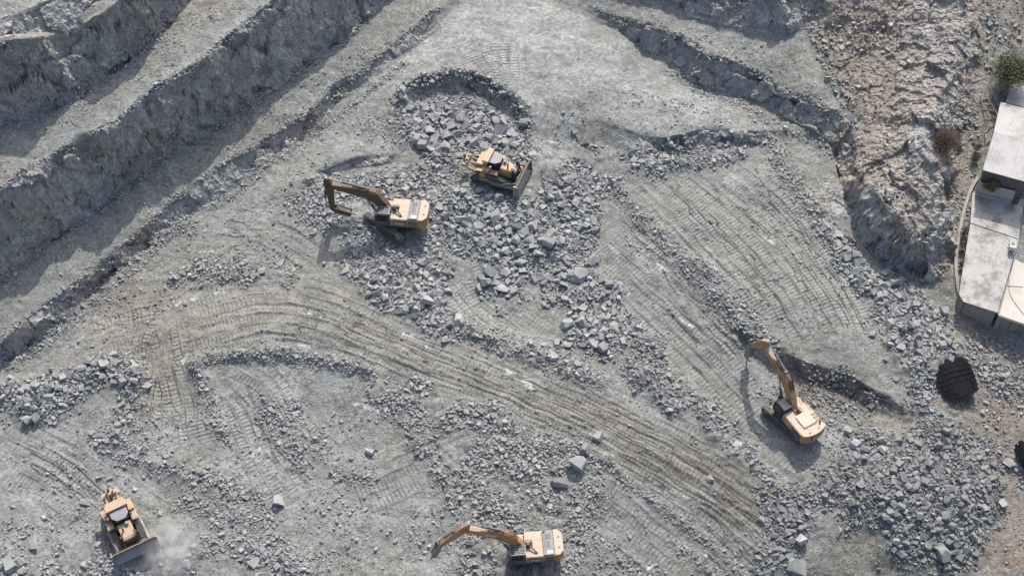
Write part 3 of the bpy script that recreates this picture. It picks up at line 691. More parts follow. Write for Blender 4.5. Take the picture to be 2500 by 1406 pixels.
def make_rock(name, tint=True):
    g = NT(name)
    n = g.noise(1.6, 5, .65)
    c = g.mix(g.ramp(n, .3, .7), (.235, .243, .242), (.345, .354, .348))
    b = g.attr("brown_tint")
    c = g.mix(b, c, g.mix(g.ramp(n, .3, .7), (.30, .258, .205), (.40, .352, .288)))
    comb = g.new("ShaderNodeCombineColor")
    t = g.attr("tone")
    for i in range(3): g.l.new(t, comb.inputs[i])
    c = g.mix(1.0, c, comb.outputs[0], 'MULTIPLY')
    nrm = g.bump(g.noise(3.5, 6, .7), .10, .7)
    return g.done(c, nrm, .9)


M_GROUND = make_ground()
M_ROCK = make_rock("broken_rock")
terrain = bpy.data.objects.new("terrain", grid_mesh("terrain"))
COL.objects.link(terrain); terrain["kind"] = "structure"; terrain["label"] = "grey benched quarry floor and rock faces"
terrain.data.materials.append(M_GROUND)
terrain.data.polygons.foreach_set("use_smooth", np.zeros(len(terrain.data.polygons), dtype=bool))
# ------------------------------------------------------------------ broken rock
def hull_mesh(seed, ncut, dims):
    """a quarried block: a box whose corners and edges are split off by random planes"""
    r = np.random.default_rng(seed)
    N, D = [], []
    for ax in range(3):
        for sg in (1, -1):
            n = np.zeros(3); n[ax] = sg; n += r.normal(size=3) * .20; n /= np.linalg.norm(n); N.append(n); D.append(.80 + .3 * r.random())
    for _ in range(ncut):
        n = r.choice([-1, 1], 3) * (.25 + r.random(3)); n[r.integers(3)] *= r.random() * .6; n /= np.linalg.norm(n); N.append(n); D.append(.86 + .38 * r.random())
    N, D = np.array(N), np.array(D)
    pts = []
    m = len(N)
    for i in range(m):
        for j in range(i + 1, m):
            for k in range(j + 1, m):
                A = N[[i, j, k]]
                if abs(np.linalg.det(A)) < .08:
                    continue
                q = np.linalg.solve(A, D[[i, j, k]])
                if (N @ q <= D + 1e-6).all():
                    pts.append(q)
    v = np.array(pts) * np.array(dims)
    bm = bmesh.new()
    for p in v:
        bm.verts.new(p)
    bmesh.ops.remove_doubles(bm, verts=bm.verts[:], dist=.07)
    bmesh.ops.convex_hull(bm, input=bm.verts[:])
    bmesh.ops.delete(bm, geom=[x for x in bm.verts if not x.link_faces], context='VERTS')
    bmesh.ops.triangulate(bm, faces=bm.faces[:])
    bm.verts.index_update()
    vs = np.array([x.co[:] for x in bm.verts]); fs = np.array([[x.index for x in f.verts] for f in bm.faces])
    bm.free()
    vs -= (vs.max(0) + vs.min(0)) / 2
    return vs / (vs.max(0) - vs.min(0)).max(), fs          # longest side is 1


DIMS = [(1, .8, .62), (1, .72, .5), (1, .9, .75), (1, .6, .5), (1, .85, .4), (1, .7, .66), (1, .55, .42), (1, .95, .55)]
TEMPL = [hull_mesh(500 + k, 2 + k % 4, DIMS[k % 8]) for k in range(24)]
TEMPL_BIG = [hull_mesh(900 + k, 4 + k % 5, DIMS[k % 8]) for k in range(24)]
SHAPE = {0: "chunky", 1: "long", 2: "blocky", 3: "narrow", 4: "flat", 5: "angular", 6: "slender", 7: "broad"}

KEEP_OUT = []                                     # (x, y, radius) round the machines


def keep_clear(px, py, r):
    p = drop([px], [py])[0]; KEEP_OUT.append((p[0], p[1], r))


for q in [(940, 545, 1.3), (965, 570, 1.4), (990, 590, 1.2), (985, 545, 1.6), (1020, 560, 1.6), (1010, 535, 1.4), (1150, 410, 1.4), (1180, 430, 2.0), (1215, 440, 2.3), (1250, 450, 2.3), (1280, 450, 1.9), (1215, 415, 1.8), (1285, 470, 1.3),
          (1290, 420, 1.5), (1880, 1010, 1.5), (1910, 1035, 1.8), (1940, 1065, 2.0), (1960, 1040, 1.8), (1925, 1000, 1.8), (1980, 1070, 1.4), (270, 1230, 1.8), (290, 1260, 2.3), (310, 1300, 2.6), (340, 1330, 2.4), (370, 1300, 1.8), (340, 1270, 1.6),
          (1245, 1350, 1.3), (1245, 1390, 1.4), (1310, 1390, 1.4), (1310, 1350, 1.4), (1280, 1370, 1.5), (1345, 1360, 1.5), (2330, 905, 1.8), (2325, 930, 1.8), (2360, 930, 1.4), (2300, 905, 1.3), (2345, 965, 1.2)]:
    keep_clear(*q)

cells = {}


def try_place(x, y, s, f):
    for (kx, ky, kr) in KEEP_OUT:
        if (x - kx) ** 2 + (y - ky) ** 2 < (kr + s * .4) ** 2:
            return False
    i, j = int(math.floor(x)), int(math.floor(y))
    for a in (i - 2, i - 1, i, i + 1, i + 2):
        for b in (j - 2, j - 1, j, j + 1, j + 2):
            for (ox, oy, os_) in cells.get((a, b), ()):
                if (ox - x) ** 2 + (oy - y) ** 2 < (f * (os_ + s)) ** 2:
                    return False
    cells.setdefault((i, j), []).append((x, y, s))
    return True


ROCKS = []      # x, y, size, zone, brown, tone, hand label


# boulders that stand out in the photograph: position, size m, tone, brownness, shape, label
BOULDERS = [
 (1226, 705, 2.9, 1.35, .05, 4, "whitish upright slab at the lower end of the middle rubble tongue"),
 (1200, 668, 2.4, 1.05, .0, 3, "tall dusty boulder standing just above the whitish upright slab"),
 (1416, 680, 2.9, 1.15, .0, 7, "largest flat pale boulder on the upper right tongue of the heap"),
 (1046, 742, 2.5, 1.3, .05, 1, "long white boulder near the lower tip of the left rubble tongue"),
 (1121, 790, 2.0, 1.2, .25, 2, "rounded tan boulder where the left tongue meets the road berm"),
 (1350, 872, 1.9, 1.25, .25, 4, "pale flat boulder at the far end of the road berm"),
 (1459, 1066, 1.6, 1.45, .1, 2, "white block lying alone on the edge of the haul road"),
 (1427, 1103, 1.9, .72, .0, 2, "dark blue grey block below the lone white block on the road"),
 (1409, 1142, 2.8, .98, .0, 5, "big dust covered boulder below the dark blue grey block"),
 (1366, 1186, 2.2, .8, .0, 5, "dark angular boulder in the middle of the bottom rubble field"),
 (675, 1218, 2.1, 1.35, .08, 5, "pale three cornered boulder alone on smooth dusty ground"),
 (655, 1256, 1.1, 1.1, .05, 0, "small grey boulder just below the pale three cornered boulder"),
 (82, 1322, 2.6, .98, .1, 4, "big dust buried slab above the bottom left corner"),
 (28, 1386, 2.3, 1.0, .0, 2, "big grey boulder in the bottom left corner"),
 (52, 1372, 1.6, 1.0, .0, 0, "chunky boulder touching the big grey one in the bottom left corner"),
 (122, 976, 2.0, 1.15, .0, 3, "largest upright boulder in the rubble heap at the left edge"),
 (458, 1376, 1.5, 1.25, .05, 1, "pale long boulder low down, right of the dust cloud"),
 (622, 1372, 1.7, 1.25, .08, 4, "pale flat boulder by itself near the bottom edge"),
 (1731, 1168, 1.2, 1.2, .05, 0, "single grey stone alone on the olive brown haul road"),
 (1722, 1360, 1.2, 1.25, .05, 0, "single pale stone on the road near the bottom edge"),
 (1943, 1382, 2.7, .95, .0, 7, "biggest dark boulder at the bottom left tip of the corner dump"),
 (1953, 1320, 1.9, 1.2, .0, 2, "pale blocky boulder above the biggest dark boulder of the dump"),
 (2298, 1354, 2.5, .85, .0, 2, "big dark boulder at the bottom right foot of the corner dump"),
 (2084, 1090, 1.6, 1.3, .1, 2, "pale square block behind the right excavator"),
 (2153, 1098, 1.6, 1.5, .1, 0, "white stained boulder at the top of the corner dump"),
 (2069, 1054, 1.4, 1.25, .1, 0, "pale boulder right of the right excavator's counterweight"),
 (2303, 763, 1.7, 1.2, .05, 0, "pale boulder high on the bank below the metal shed"),
 (2047, 573, 2.0, 1.25, .0, 4, "pale flat block at the very top of the right rubble bank"),
 (1917, 312, 1.2, 1.35, .0, 0, "pale stone alone at the foot of the right bench wall"),
 (2463, 1128, 1.9, 1.45, .2, 1, "white boulder near the right edge beside the second black mat"),
 (2446, 1226, 1.6, 1.35, .2, 6, "white ragged stone on brown soil right of the corner dump"),
 (1801, 1085, 1.7, 1.2, .0, 1, "pale long block in the windrow left of the right excavator's tracks"),
 (1230, 303, 2.3, .95, .0, 5, "large split boulder high in the crater rubble"),
 (1219, 324, 2.6, 1.1, .05, 4, "largest flat boulder in the crater, below the split one"),
 (1045, 322, 2.0, 1.1, .0, 5, "pointed pale boulder on the left side of the crater rubble"),
 (1061, 341, 2.0, 1.1, .0, 4, "flat pale boulder just below the pointed one in the crater"),
 (984, 219, 1.8, 1.1, .0, 0, "upper of two dusty boulders at the crater's left rim"),
 (986, 237, 1.5, 1.15, .0, 2, "lower of two dusty boulders at the crater's left rim"),
 (1166, 564, 2.1, 1.15, .0, 7, "broad pale boulder right of the upper excavator's counterweight"),
 (1211, 540, 2.2, 1.05, .0, 2, "blocky boulder at the middle of the central heap"),
 (1127, 542, 2.2, 1.05, .0, 5, "angular grey boulder between upper excavator and central heap"),
 (1058, 478, 2.3, 1.1, .0, 4, "large flat boulder above the upper excavator's counterweight"),
 (1337, 610, 2.3, .85, .0, 5, "dark pointed boulder at the lower right of the central heap"),
 (1273, 645, 1.9, .95, .0, 1, "long grey boulder at the top of the middle tongue"),
 (990, 468, 2.1, 1.1, .0, 1, "leaning boulder above the upper excavator's boom foot"),
 (1384, 795, 1.9, 1.15, .0, 2, "blocky boulder at the upper left of the right tongue's end"),
 (1384, 838, 1.9, 1.1, .0, 4, "lowest flat boulder at the tip of the right tongue"),
 (642, 664, 1.5, 1.3, .4, 1, "cream long boulder in the tan rubble by the left bench"),
 (686, 641, 1.2, 1.3, .45, 4, "cream flat stone at the right end of the tan rubble"),
 (452, 738, 1.0, .9, .2, 0, "dark stone alone beside a white track scuff"),
 (902, 1098, 1.6, 1.35, .05, 7, "dust covered pale boulder on smooth ground in the bottom middle"),
 (207, 1222, 1.5, .95, .15, 4, "flat slab left of the lower bulldozer's ripper"),
 (1366, 490, 1.9, 1.0, .0, 5, "angular boulder right of the upper bulldozer's blade tip"),
 (1345, 352, 1.6, 1.15, .0, 0, "dusty pale boulder up and right of the upper bulldozer's blade"),
 (1300, 560, 2.0, 1.1, .0, 0, "chunky pale boulder in the right part of the central heap"),
]
for (bx_, by_, sz, tone, br, shp, lab) in BOULDERS:
    sz *= .74; tone = min(tone, 1.28)
    p = drop([bx_], [by_ + 4])[0]
    cells.setdefault((int(math.floor(p[0])), int(math.floor(p[1]))), []).append((p[0], p[1], sz * .9))
    ROCKS.append((p[0], p[1], sz, "boulder", br, tone, lab, shp))


def size_draw(a, b, n, alpha=2.1):
    u = rng.random(n)
    return np.minimum(a * (1 - u * (1 - (a / b) ** alpha)) ** (-1 / alpha), b)


def fill(zone, sampler, area, smin, smax, cov, br, tone, f=.315):
    if zone != 'loose stones': smin, smax = smin * .62, smax * .70
    tot, sizes = 0, []
    while tot < cov * area:
        s = size_draw(smin, smax, 64)
        sizes += list(s); tot += float((s * s * .62).sum())
    sizes.sort(reverse=True)
    for s in sizes:
        for _ in range(7):
            p = sampler(s / smax)
            if p is not None and try_place(p[0], p[1], s, f):
                ROCKS.append((p[0], p[1], s, zone, br if rng.random() < .75 else br * .3, tone * (.82 + .36 * rng.random()), None, None))
                break


def area_of(P):
    x, y = P[:, 0], P[:, 1]
    return abs(float((x * np.roll(y, -1) - y * np.roll(x, -1)).sum())) / 2


for (zone, pts, hgt, smin, smax, cov, br, tone), P in zip(PILES, PILE_W):
    x0, y0 = P[:, 0].min() - 1, P[:, 1].min() - 1; x1, y1 = P[:, 0].max() + 1, P[:, 1].max() + 1
    n = 6000
    c = np.stack([x0 + (x1 - x0) * rng.random(n * 8), y0 + (y1 - y0) * rng.random(n * 8)], 1)
    e = 2.5 * fbm(c[:, 0] / 3.0, c[:, 1] / 3.0, 77, 3)
    m = poly_soft(P, c[:, 0] + e, c[:, 1] + e * .8, 2.6)
    gap = smooth(-.28, .12, fbm(c[:, 0] / 3.4, c[:, 1] / 3.4, 177, 4)) if cov < 1.25 else 1.0
    ok = rng.random(len(c)) < m * gap
    c, m = c[ok], m[ok]
    it = iter(range(10 ** 9))

    def smp(rel, c=c, m=m):
        k = int(rng.integers(len(c)))
        if m[k] < .25 + .6 * rel and rng.random() < .8:
            return None
        return c[k] + rng.normal(size=2) * .1
    fill(zone, smp, area_of(P), smin, smax, cov, br, tone)
for (zone, pts, hw, hgt, smin, smax, cov, br), (L, wd) in zip(BERMS, BERM_W):
    ln = float(np.hypot(*np.diff(L, axis=0).T).sum())

    def smp(rel, L=L, wd=wd):
        k = int(rng.integers(len(L)))
        return L[k] + rng.normal(size=2) * wd * (.62 if rel < .5 else .4) + .3 * vnoise(np.array([L[k][0]]), np.array([L[k][1]]), 5)
    fill(zone, smp, ln * wd * 2, smin, smax, cov * .8, br, 1.02)
for (pts, smin, smax, cov, br) in SPARSE:
    P = poly_world(pts); x0, y0 = P[:, 0].min(), P[:, 1].min(); x1, y1 = P[:, 0].max(), P[:, 1].max()
    n = 60000
    c = np.stack([x0 + (x1 - x0) * rng.random(n), y0 + (y1 - y0) * rng.random(n)], 1)
    c = c[in_poly(P, c[:, 0], c[:, 1])]
    d = smooth(-.35, .45, fbm(c[:, 0] / 4.0, c[:, 1] / 4.0, 301, 4)) ** 2
    c = c[rng.random(len(c)) < .06 + d]

    def smp(rel, c=c):
        return c[int(rng.integers(len(c)))]
    fill("loose stones", smp, area_of(P), smin, smax, cov * .62, br, 1.04, .42)

RX = np.array([r[0] for r in ROCKS]); RY = np.array([r[1] for r in ROCKS]); RS = np.array([r[2] for r in ROCKS])
RZ = ground(RX, RY)
PXY = np.stack(proj(np.stack([RX, RY, RZ], 1)), 1)
inside = (PXY[:, 0] > 8) & (PXY[:, 0] < 2492) & (PXY[:, 1] > 8) & (PXY[:, 1] < 1396)
dist = np.linalg.norm(np.stack([RX, RY, RZ], 1) - CAM, axis=1)
rank = np.where(inside, RS / dist, 0) + np.where(np.array([r[6] is not None for r in ROCKS]), 10, 0)
TOP = set(np.argsort(-rank)[:300].tolist())
print("rocks", len(ROCKS))

LANDMARKS = [("upper excavator's cab", 945, 545), ("upper excavator's counterweight", 1045, 550), ("upper excavator's hammer", 850, 525), ("upper bulldozer's blade", 1283, 440), ("upper bulldozer's ripper", 1142, 400), ("upper bulldozer's cab", 1205, 400),
             ("right excavator's counterweight", 1985, 1070), ("right excavator's cab", 1905, 1000), ("right excavator's hammer", 1822, 880), ("lower bulldozer's blade", 355, 1320), ("lower bulldozer's ripper", 268, 1200), ("bottom excavator's cab", 1265, 1365),
             ("bottom excavator's counterweight", 1365, 1350), ("bottom excavator's hammer", 1062, 1355), ("folded black mat", 2330, 920), ("whitish upright slab", 1226, 705), ("lone white road block", 1459, 1066), ("pale three cornered boulder", 675, 1218),
             ("metal shed's lowest corner", 2345, 735), ("lone stone on olive road", 1731, 1168), ("crater's top rim", 1110, 170), ("pale shelf's scarp", 1790, 340), ("biggest dark dump boulder", 1943, 1382), ("left heap's upright boulder", 122, 976),
             ("long white tongue boulder", 1046, 742), ("dark big dump boulder", 2298, 1354), ("brown cliff's lowest tip", 2280, 670), ("white boulder by second mat", 2463, 1128), ("flat block atop right bank", 2047, 573), ("cream long boulder", 642, 664)]
used_labels = set(b[6] for b in BOULDERS)


def auto_label(k, tone, br, shp):
    x, y = PXY[k]
    col = "tan" if br > .22 else ("dark" if tone < .88 else ("pale" if tone > 1.08 else "grey"))
    order = sorted(LANDMARKS, key=lambda l: math.hypot(x - l[1], (y - l[2]) * 1.25))
    for half in (1, 2):
        for nm, lx, ly in order[:3]:
            dx = round((x - lx) / 21.0 * half) / half; dy = round((y - ly) / 17.0 * half) / half
            bits = []
            if dy: bits.append("%g m %s" % (abs(dy), "below" if dy > 0 else "above"))
            if dx: bits.append("%g m %s" % (abs(dx), "right of" if dx > 0 else "left of"))
            if not bits:
                bits = ["right beside"]
            elif bits[-1].endswith(("below", "above")) is False and len(bits) == 2:
                pass
            lab = "%s %s boulder, %s %s" % (col, SHAPE[shp], " and ".join(bits), "the " + nm)
            if lab not in used_labels and len(lab.split()) <= 16:
                used_labels.add(lab)
                return lab
    lab = "%s %s boulder among others near the %s" % (col, SHAPE[shp], order[0][0])
    return lab


def set_attr(me, name, val):
    a = me.attributes.new(name, 'FLOAT', 'FACE')
    a.data.foreach_set("value", np.broadcast_to(np.asarray(val, np.float32), (len(me.polygons),)).copy())


big_meshes = {}
ORD = sorted(TOP, key=lambda k: -rank[k])
SV, SF, ST, SB, off = [], [], [], [], 0
for k, rk in enumerate(ROCKS):
    x, y, s, zone, br, tone, lab, shp = rk
    yaw = rng.random() * 2 * math.pi; tilt = rng.normal(size=2) * .45
    if k in TOP:
        continue
    vs, fs = TEMPL[int(rng.integers(len(TEMPL)))]
    rot = np.array((Euler((tilt[0], tilt[1], yaw)).to_matrix()))
    h = (vs[:, 2].max() - vs[:, 2].min()) * s
    v = (vs * s) @ rot.T + np.array([x, y, RZ[k] + h * (.22 if s > .5 else .3)])
    SV.append(v); SF.append(fs + off); off += len(v)
    ST.append(np.full(len(fs), tone)); SB.append(np.full(len(fs), br))
SV = np.concatenate(SV); SF = np.concatenate(SF)
me = bpy.data.meshes.new("rubble")
me.vertices.add(len(SV)); me.vertices.foreach_set("co", SV.astype(np.float32).ravel())
me.loops.add(SF.size); me.loops.foreach_set("vertex_index", SF.astype(np.int32).ravel())
me.polygons.add(len(SF)); me.polygons.foreach_set("loop_start", np.arange(0, SF.size, 3, dtype=np.int32))
me.update(calc_edges=True)
set_attr(me, "tone", np.concatenate(ST)); set_attr(me, "brown_tint", np.concatenate(SB))
me.materials.append(M_ROCK); me.shade_flat()
rub = bpy.data.objects.new("rubble", me); COL.objects.link(rub)
rub["kind"] = "stuff"; rub["label"] = "grey broken rock strewn over the quarry floor"; rub["category"] = "rubble"
for k in ORD:
    x, y, s, zone, br, tone, lab, shp = ROCKS[k]
    if shp is None:
        shp = int(rng.integers(8))
    ti = int(rng.integers(3)) * 8 + shp
    tq, bq = round(min(max(tone, .7), 1.5) * 8) / 8, (.35 if br > .22 else .04)
    key = (ti, tq, bq)
    if key not in big_meshes:
        vs, fs = TEMPL_BIG[ti]
        me = bpy.data.meshes.new("boulder"); me.from_pydata(vs.tolist(), [], fs.tolist()); me.update()
        set_attr(me, "tone", tq); set_attr(me, "brown_tint", bq); me.materials.append(M_ROCK)
        big_meshes[key] = me
    me = big_meshes[key]
    o = bpy.data.objects.new("boulder", me); COL.objects.link(o)
    vz_ = TEMPL_BIG[ti][0][:, 2]
    o.location = (x, y, RZ[k] + (vz_.max() - vz_.min()) * s * .27); o.scale = (s, s, s)
    o.rotation_euler = (rng.normal() * .3, rng.normal() * .3, rng.random() * 6.28)
    o["label"] = lab or auto_label(k, tq, bq, shp); o["category"] = "boulder"; o["group"] = "boulders of the blasted rock"
# ------------------------------------------------------------------ paints and metals of the machines
def paint(name, col, dust=.35, rough=.55, metal=0.0, scale=1.2, dustcol=(.40, .38, .34), spots=.0):
    g = NT(name)
    n = g.noise(scale, 6, .68)
    gn = g.new("ShaderNodeNewGeometry"); sep = g.new("ShaderNodeSeparateXYZ"); g.l.new(gn.outputs["Normal"], sep.inputs[0])
    up = g.ramp(sep.outputs[2], .1, .9, .35, 1.0)
    c = g.mix(g.ramp(g.noise(scale * 3, 4, .6), .35, .7, 0, .5), col, tuple(v * .8 for v in col))
    c = g.mix(g.math('MULTIPLY', g.math('MULTIPLY', g.ramp(n, .30, .56), up), dust), c, dustcol)
    if spots:
        c = g.mix(g.math('MULTIPLY', g.ramp(g.noise(6.0, 5, .7), .58, .68), spots), c, (.10, .075, .05))
    return g.done(c, g.bump(n, .015, .5), rough, metal)


M = {
 "orange": paint("orange_paint", (.42, .20, .052), .72, spots=.5), "cream": paint("dusty_cream_paint", (.57, .43, .29), .55, spots=.18), "yellow": paint("yellow_paint", (.44, .23, .06), .75, spots=.6),
 "palecab": paint("pale_yellow_paint", (.55, .335, .135), .65, spots=.4), "steel": paint("worn_steel", (.23, .225, .22), .55, .5, .35), "track": paint("track_steel", (.115, .108, .10), .7, .65, .2, 2.0, (.30, .29, .27)),
 "black": paint("black_paint", (.022, .022, .024), .22, .45), "dark": paint("dark_grey_paint", (.07, .07, .075), .4, .5), "grey": paint("bluish_grey_panel", (.19, .20, .235), .35, .5), "roof": paint("grey_cab_roof", (.30, .30, .31), .5, .5),
 "glass": paint("dark_glass", (.018, .02, .022), .15, .12), "hose": paint("black_hose", (.03, .028, .026), .3, .6), "pipe": paint("bronze_pipe", (.35, .20, .10), .3, .5), "chrome": paint("rod_chrome", (.55, .55, .55), .15, .25, .9),
 "palehood": paint("bleached_hood_paint", (.60, .50, .38), .5), "white": paint("white_lettering", (.75, .74, .70), .15), "blade": paint("polished_blade", (.27, .275, .28), .35, .42, .55, .6), "rust": paint("rusty_steel", (.20, .12, .07), .4, .7), "red": paint("red_seat", (.30, .04, .035), .2),
 "olive": paint("mud_stained_arm", (.085, .07, .045), .15, .6, spots=.4), "armor": paint("brown_arm", (.13, .078, .034), .16, .55, spots=.6),
}


class MB:
    def __init__(s):
        s.bm = bmesh.new()

    def _xf(s, vs, rot, loc):
        m = Matrix.Translation(Vector(loc)) @ (Euler(rot).to_matrix().to_4x4() if rot else Matrix.Identity(4))
        for v in vs:
            v.co = m @ v.co

    def box(s, a, b, bev=0.0, rot=None, loc=(0, 0, 0)):
        r = bmesh.ops.create_cube(s.bm, size=1.0)["verts"]
        for v in r:
            v.co = Vector(((a[0] + b[0]) / 2 + v.co.x * (b[0] - a[0]), (a[1] + b[1]) / 2 + v.co.y * (b[1] - a[1]), (a[2] + b[2]) / 2 + v.co.z * (b[2] - a[2])))
        if bev:
            es = list({e for v in r for e in v.link_edges})
            r2 = bmesh.ops.bevel(s.bm, geom=es, offset=bev, segments=2, affect='EDGES', profile=.6)
            r = list({v for f in r2["faces"] for v in f.verts} | {v for v in r if v.is_valid})
        if rot or loc != (0, 0, 0):
            s._xf(r, rot, loc)
        return s

    def prism(s, prof, y0, y1, bev=0.0, axis='y'):
        """profile in XZ swept across Y (or in XY swept up Z)"""
        mk = (lambda p, t: (p[0], t, p[1])) if axis == 'y' else ((lambda p, t: (p[0], p[1], t)) if axis == 'z' else (lambda p, t: (t, p[0], p[1])))
        a = [s.bm.verts.new(mk(p, y0)) for p in prof]; b = [s.bm.verts.new(mk(p, y1)) for p in prof]
        fs = [s.bm.faces.new(a), s.bm.faces.new(b[::-1])]
        n = len(prof)
        for i in range(n):
            fs.append(s.bm.faces.new((a[(i + 1) % n], a[i], b[i], b[(i + 1) % n])))
        bmesh.ops.recalc_face_normals(s.bm, faces=fs)
        if bev:
            bmesh.ops.bevel(s.bm, geom=list({e for f in fs for e in f.edges}), offset=bev, segments=2, affect='EDGES', profile=.6)
        return s

    def cyl(s, p, q, r, r2=None, n=14):
        p, q = Vector(p), Vector(q); d = q - p
        vs = bmesh.ops.create_cone(s.bm, cap_ends=True, segments=n, radius1=r, radius2=r if r2 is None else r2, depth=d.length)["verts"]
        m = Matrix.Translation((p + q) / 2) @ d.to_track_quat('Z', 'Y').to_matrix().to_4x4()
        for v in vs:
            v.co = m @ v.co
        return s

    def tube(s, pts, r, n=7):
        P = [Vector(p) for p in catmull(np.array(pts, float), 4)]
        rings = []
        for i, p in enumerate(P):
            t = (P[min(i + 1, len(P) - 1)] - P[max(i - 1, 0)]).normalized()
            a = t.orthogonal().normalized() if i == 0 else (rings[-1][1] - t * t.dot(rings[-1][1])).normalized()
            b = t.cross(a)
            rings.append(([s.bm.verts.new(p + r * (math.cos(2 * math.pi * k / n) * a + math.sin(2 * math.pi * k / n) * b)) for k in range(n)], a))
        for (u, _), (v, _) in zip(rings[:-1], rings[1:]):
            for k in range(n):
                s.bm.faces.new((u[k], u[(k + 1) % n], v[(k + 1) % n], v[k]))
        return s

    def obj(s, name, mat, parent=None, loc=None, rz=0.0, smooth_=False):
        me = bpy.data.meshes.new(name)
        bmesh.ops.recalc_face_normals(s.bm, faces=s.bm.faces[:])
        s.bm.to_mesh(me); s.bm.free()
        me.materials.append(M[mat] if isinstance(mat, str) else mat)
        if smooth_:
            me.polygons.foreach_set("use_smooth", np.ones(len(me.polygons), dtype=bool))
        o = bpy.data.objects.new(name, me); COL.objects.link(o)
        if parent is not None: o.parent = parent
        if loc is not None: o.location = loc
        o.rotation_euler = (0, 0, rz)
        return o


def letters(txt, size, mat, parent, loc, rot, name="lettering", depth=.012, bold=.02):
    cu = bpy.data.curves.new(name, 'FONT'); cu.body = txt; cu.size = size; cu.extrude = depth; cu.offset = bold * size; cu.align_x = 'CENTER'; cu.align_y = 'CENTER'
    t = bpy.data.objects.new(name, cu); COL.objects.link(t)
    dg = bpy.context.evaluated_depsgraph_get(); me = bpy.data.meshes.new_from_object(t.evaluated_get(dg))
    bpy.data.objects.remove(t)
    me.materials.clear(); me.materials.append(M[mat])
    o = bpy.data.objects.new(name, me); COL.objects.link(o); o.parent = parent; o.location = loc; o.rotation_euler = rot
    return o


def thing(name, label, cat, loc, rz=0.0, group=None, scale=1.0, tilt=(0, 0)):
    o = bpy.data.objects.new(name, None); COL.objects.link(o); o.empty_display_size = .3
    o.location = loc; o.rotation_euler = (tilt[0], tilt[1], rz); o.scale = (scale,) * 3; o["label"] = label; o["category"] = cat
    if group: o["group"] = group
    return o


def belt_loop(circles, n=10):
    """outer outline round a set of (x, z, r) circles given in order"""
    pts = []
    m = len(circles)
    for i in range(m):
        (x0, z0, r0), (x1, z1, r1), (x2, z2, r2) = circles[i - 1], circles[i], circles[(i + 1) % m]

        def ang(ax, az, ar, bx, bz, br):
            th = math.atan2(bz - az, bx - ax); L = math.hypot(bx - ax, bz - az)
            return th + math.asin((br - ar) / L) - math.pi / 2 if False else th - math.pi / 2 + math.asin((br - ar) / L) * -1
        a0 = ang(x0, z0, r0, x1, z1, r1); a1 = ang(x1, z1, r1, x2, z2, r2)
        while a1 < a0: a1 += 2 * math.pi
        k = max(2, int((a1 - a0) / .35))
        pts += [(x1 + r1 * math.cos(a0 + (a1 - a0) * j / k), z1 + r1 * math.sin(a0 + (a1 - a0) * j / k)) for j in range(k + 1)]
    return pts


def crawler(parent, circles, yc, wid, pitch, rz=0.0, hub=None, loc=None):
    loop = belt_loop(circles)
    P = dense_line(np.array(loop + loop[:1]), .02); seg = np.hypot(*np.diff(P, axis=0).T); s = np.concatenate([[0], np.cumsum(seg)])
    n = int(s[-1] / pitch)
    mb = MB()
    for k in range(n):
        q = (k + .5) * s[-1] / n
        x, z = np.interp(q, s, P[:, 0]), np.interp(q, s, P[:, 1]); x2, z2 = np.interp((q + .05) % s[-1], s, P[:, 0]), np.interp((q + .05) % s[-1], s, P[:, 1])
        a = math.atan2(z2 - z, x2 - x)
        mb.box((-pitch * .46, yc - wid / 2, -.03), (pitch * .46, yc + wid / 2, .03), 0, (0, -a, 0), (x, 0, z))
        mb.box((-pitch * .12, yc - wid / 2, -.14), (pitch * .06, yc + wid / 2, -.02), 0, (0, -a, 0), (x, 0, z))
    t = mb.obj("track", "track", parent, loc, rz)
    fr = MB()
    cx = [(x * .97, z if abs(x) < 2 else z, max(r - .1, .1)) for (x, z, r) in circles]
    fr.prism(belt_loop(cx), yc - wid * .3, yc + wid * .3)
    fr.obj("track_frame", "dark", t)
    for (x, z, r) in circles:
        MB().cyl((x, yc - wid * .38, z), (x, yc + wid * .38, z), r * .62, n=18).obj("track_wheel", "steel", t)
    return t


def sheet(prof_c, half_w):
    return prof_c, half_w


def beam(pts, depths):
    """side outline of a boom through joint points with a depth at each"""
    P = np.array(pts, float); up, dn = [], []
    for i in range(len(P)):
        t = P[min(i + 1, len(P) - 1)] - P[max(i - 1, 0)]; t /= np.linalg.norm(t); nrm = np.array([-t[1], t[0]])
        if nrm[1] < -.2 and False: nrm = -nrm
        up.append(tuple(P[i] + nrm * depths[i] / 2)); dn.append(tuple(P[i] - nrm * depths[i] / 2))
    return up + dn[::-1]


def ram(parent, p, q, r, split=.58, y=0.0, mat="dark"):
    p, q = Vector((p[0], y, p[1])), Vector((q[0], y, q[1])); m = p.lerp(q, split)
    b = MB().cyl(p, m, r).cyl(m - (q - p).normalized() * .08, m, r * 1.25).cyl((p.x, y - r * 1.3, p.z), (p.x, y + r * 1.3, p.z), r * 1.2).obj("hydraulic_cylinder", mat, parent, smooth_=False)
    MB().cyl(m, q, r * .55).cyl((q.x, y - r * 1.2, q.z), (q.x, y + r * 1.2, q.z), r * 1.05).obj("piston_rod", "steel", b)
    return b


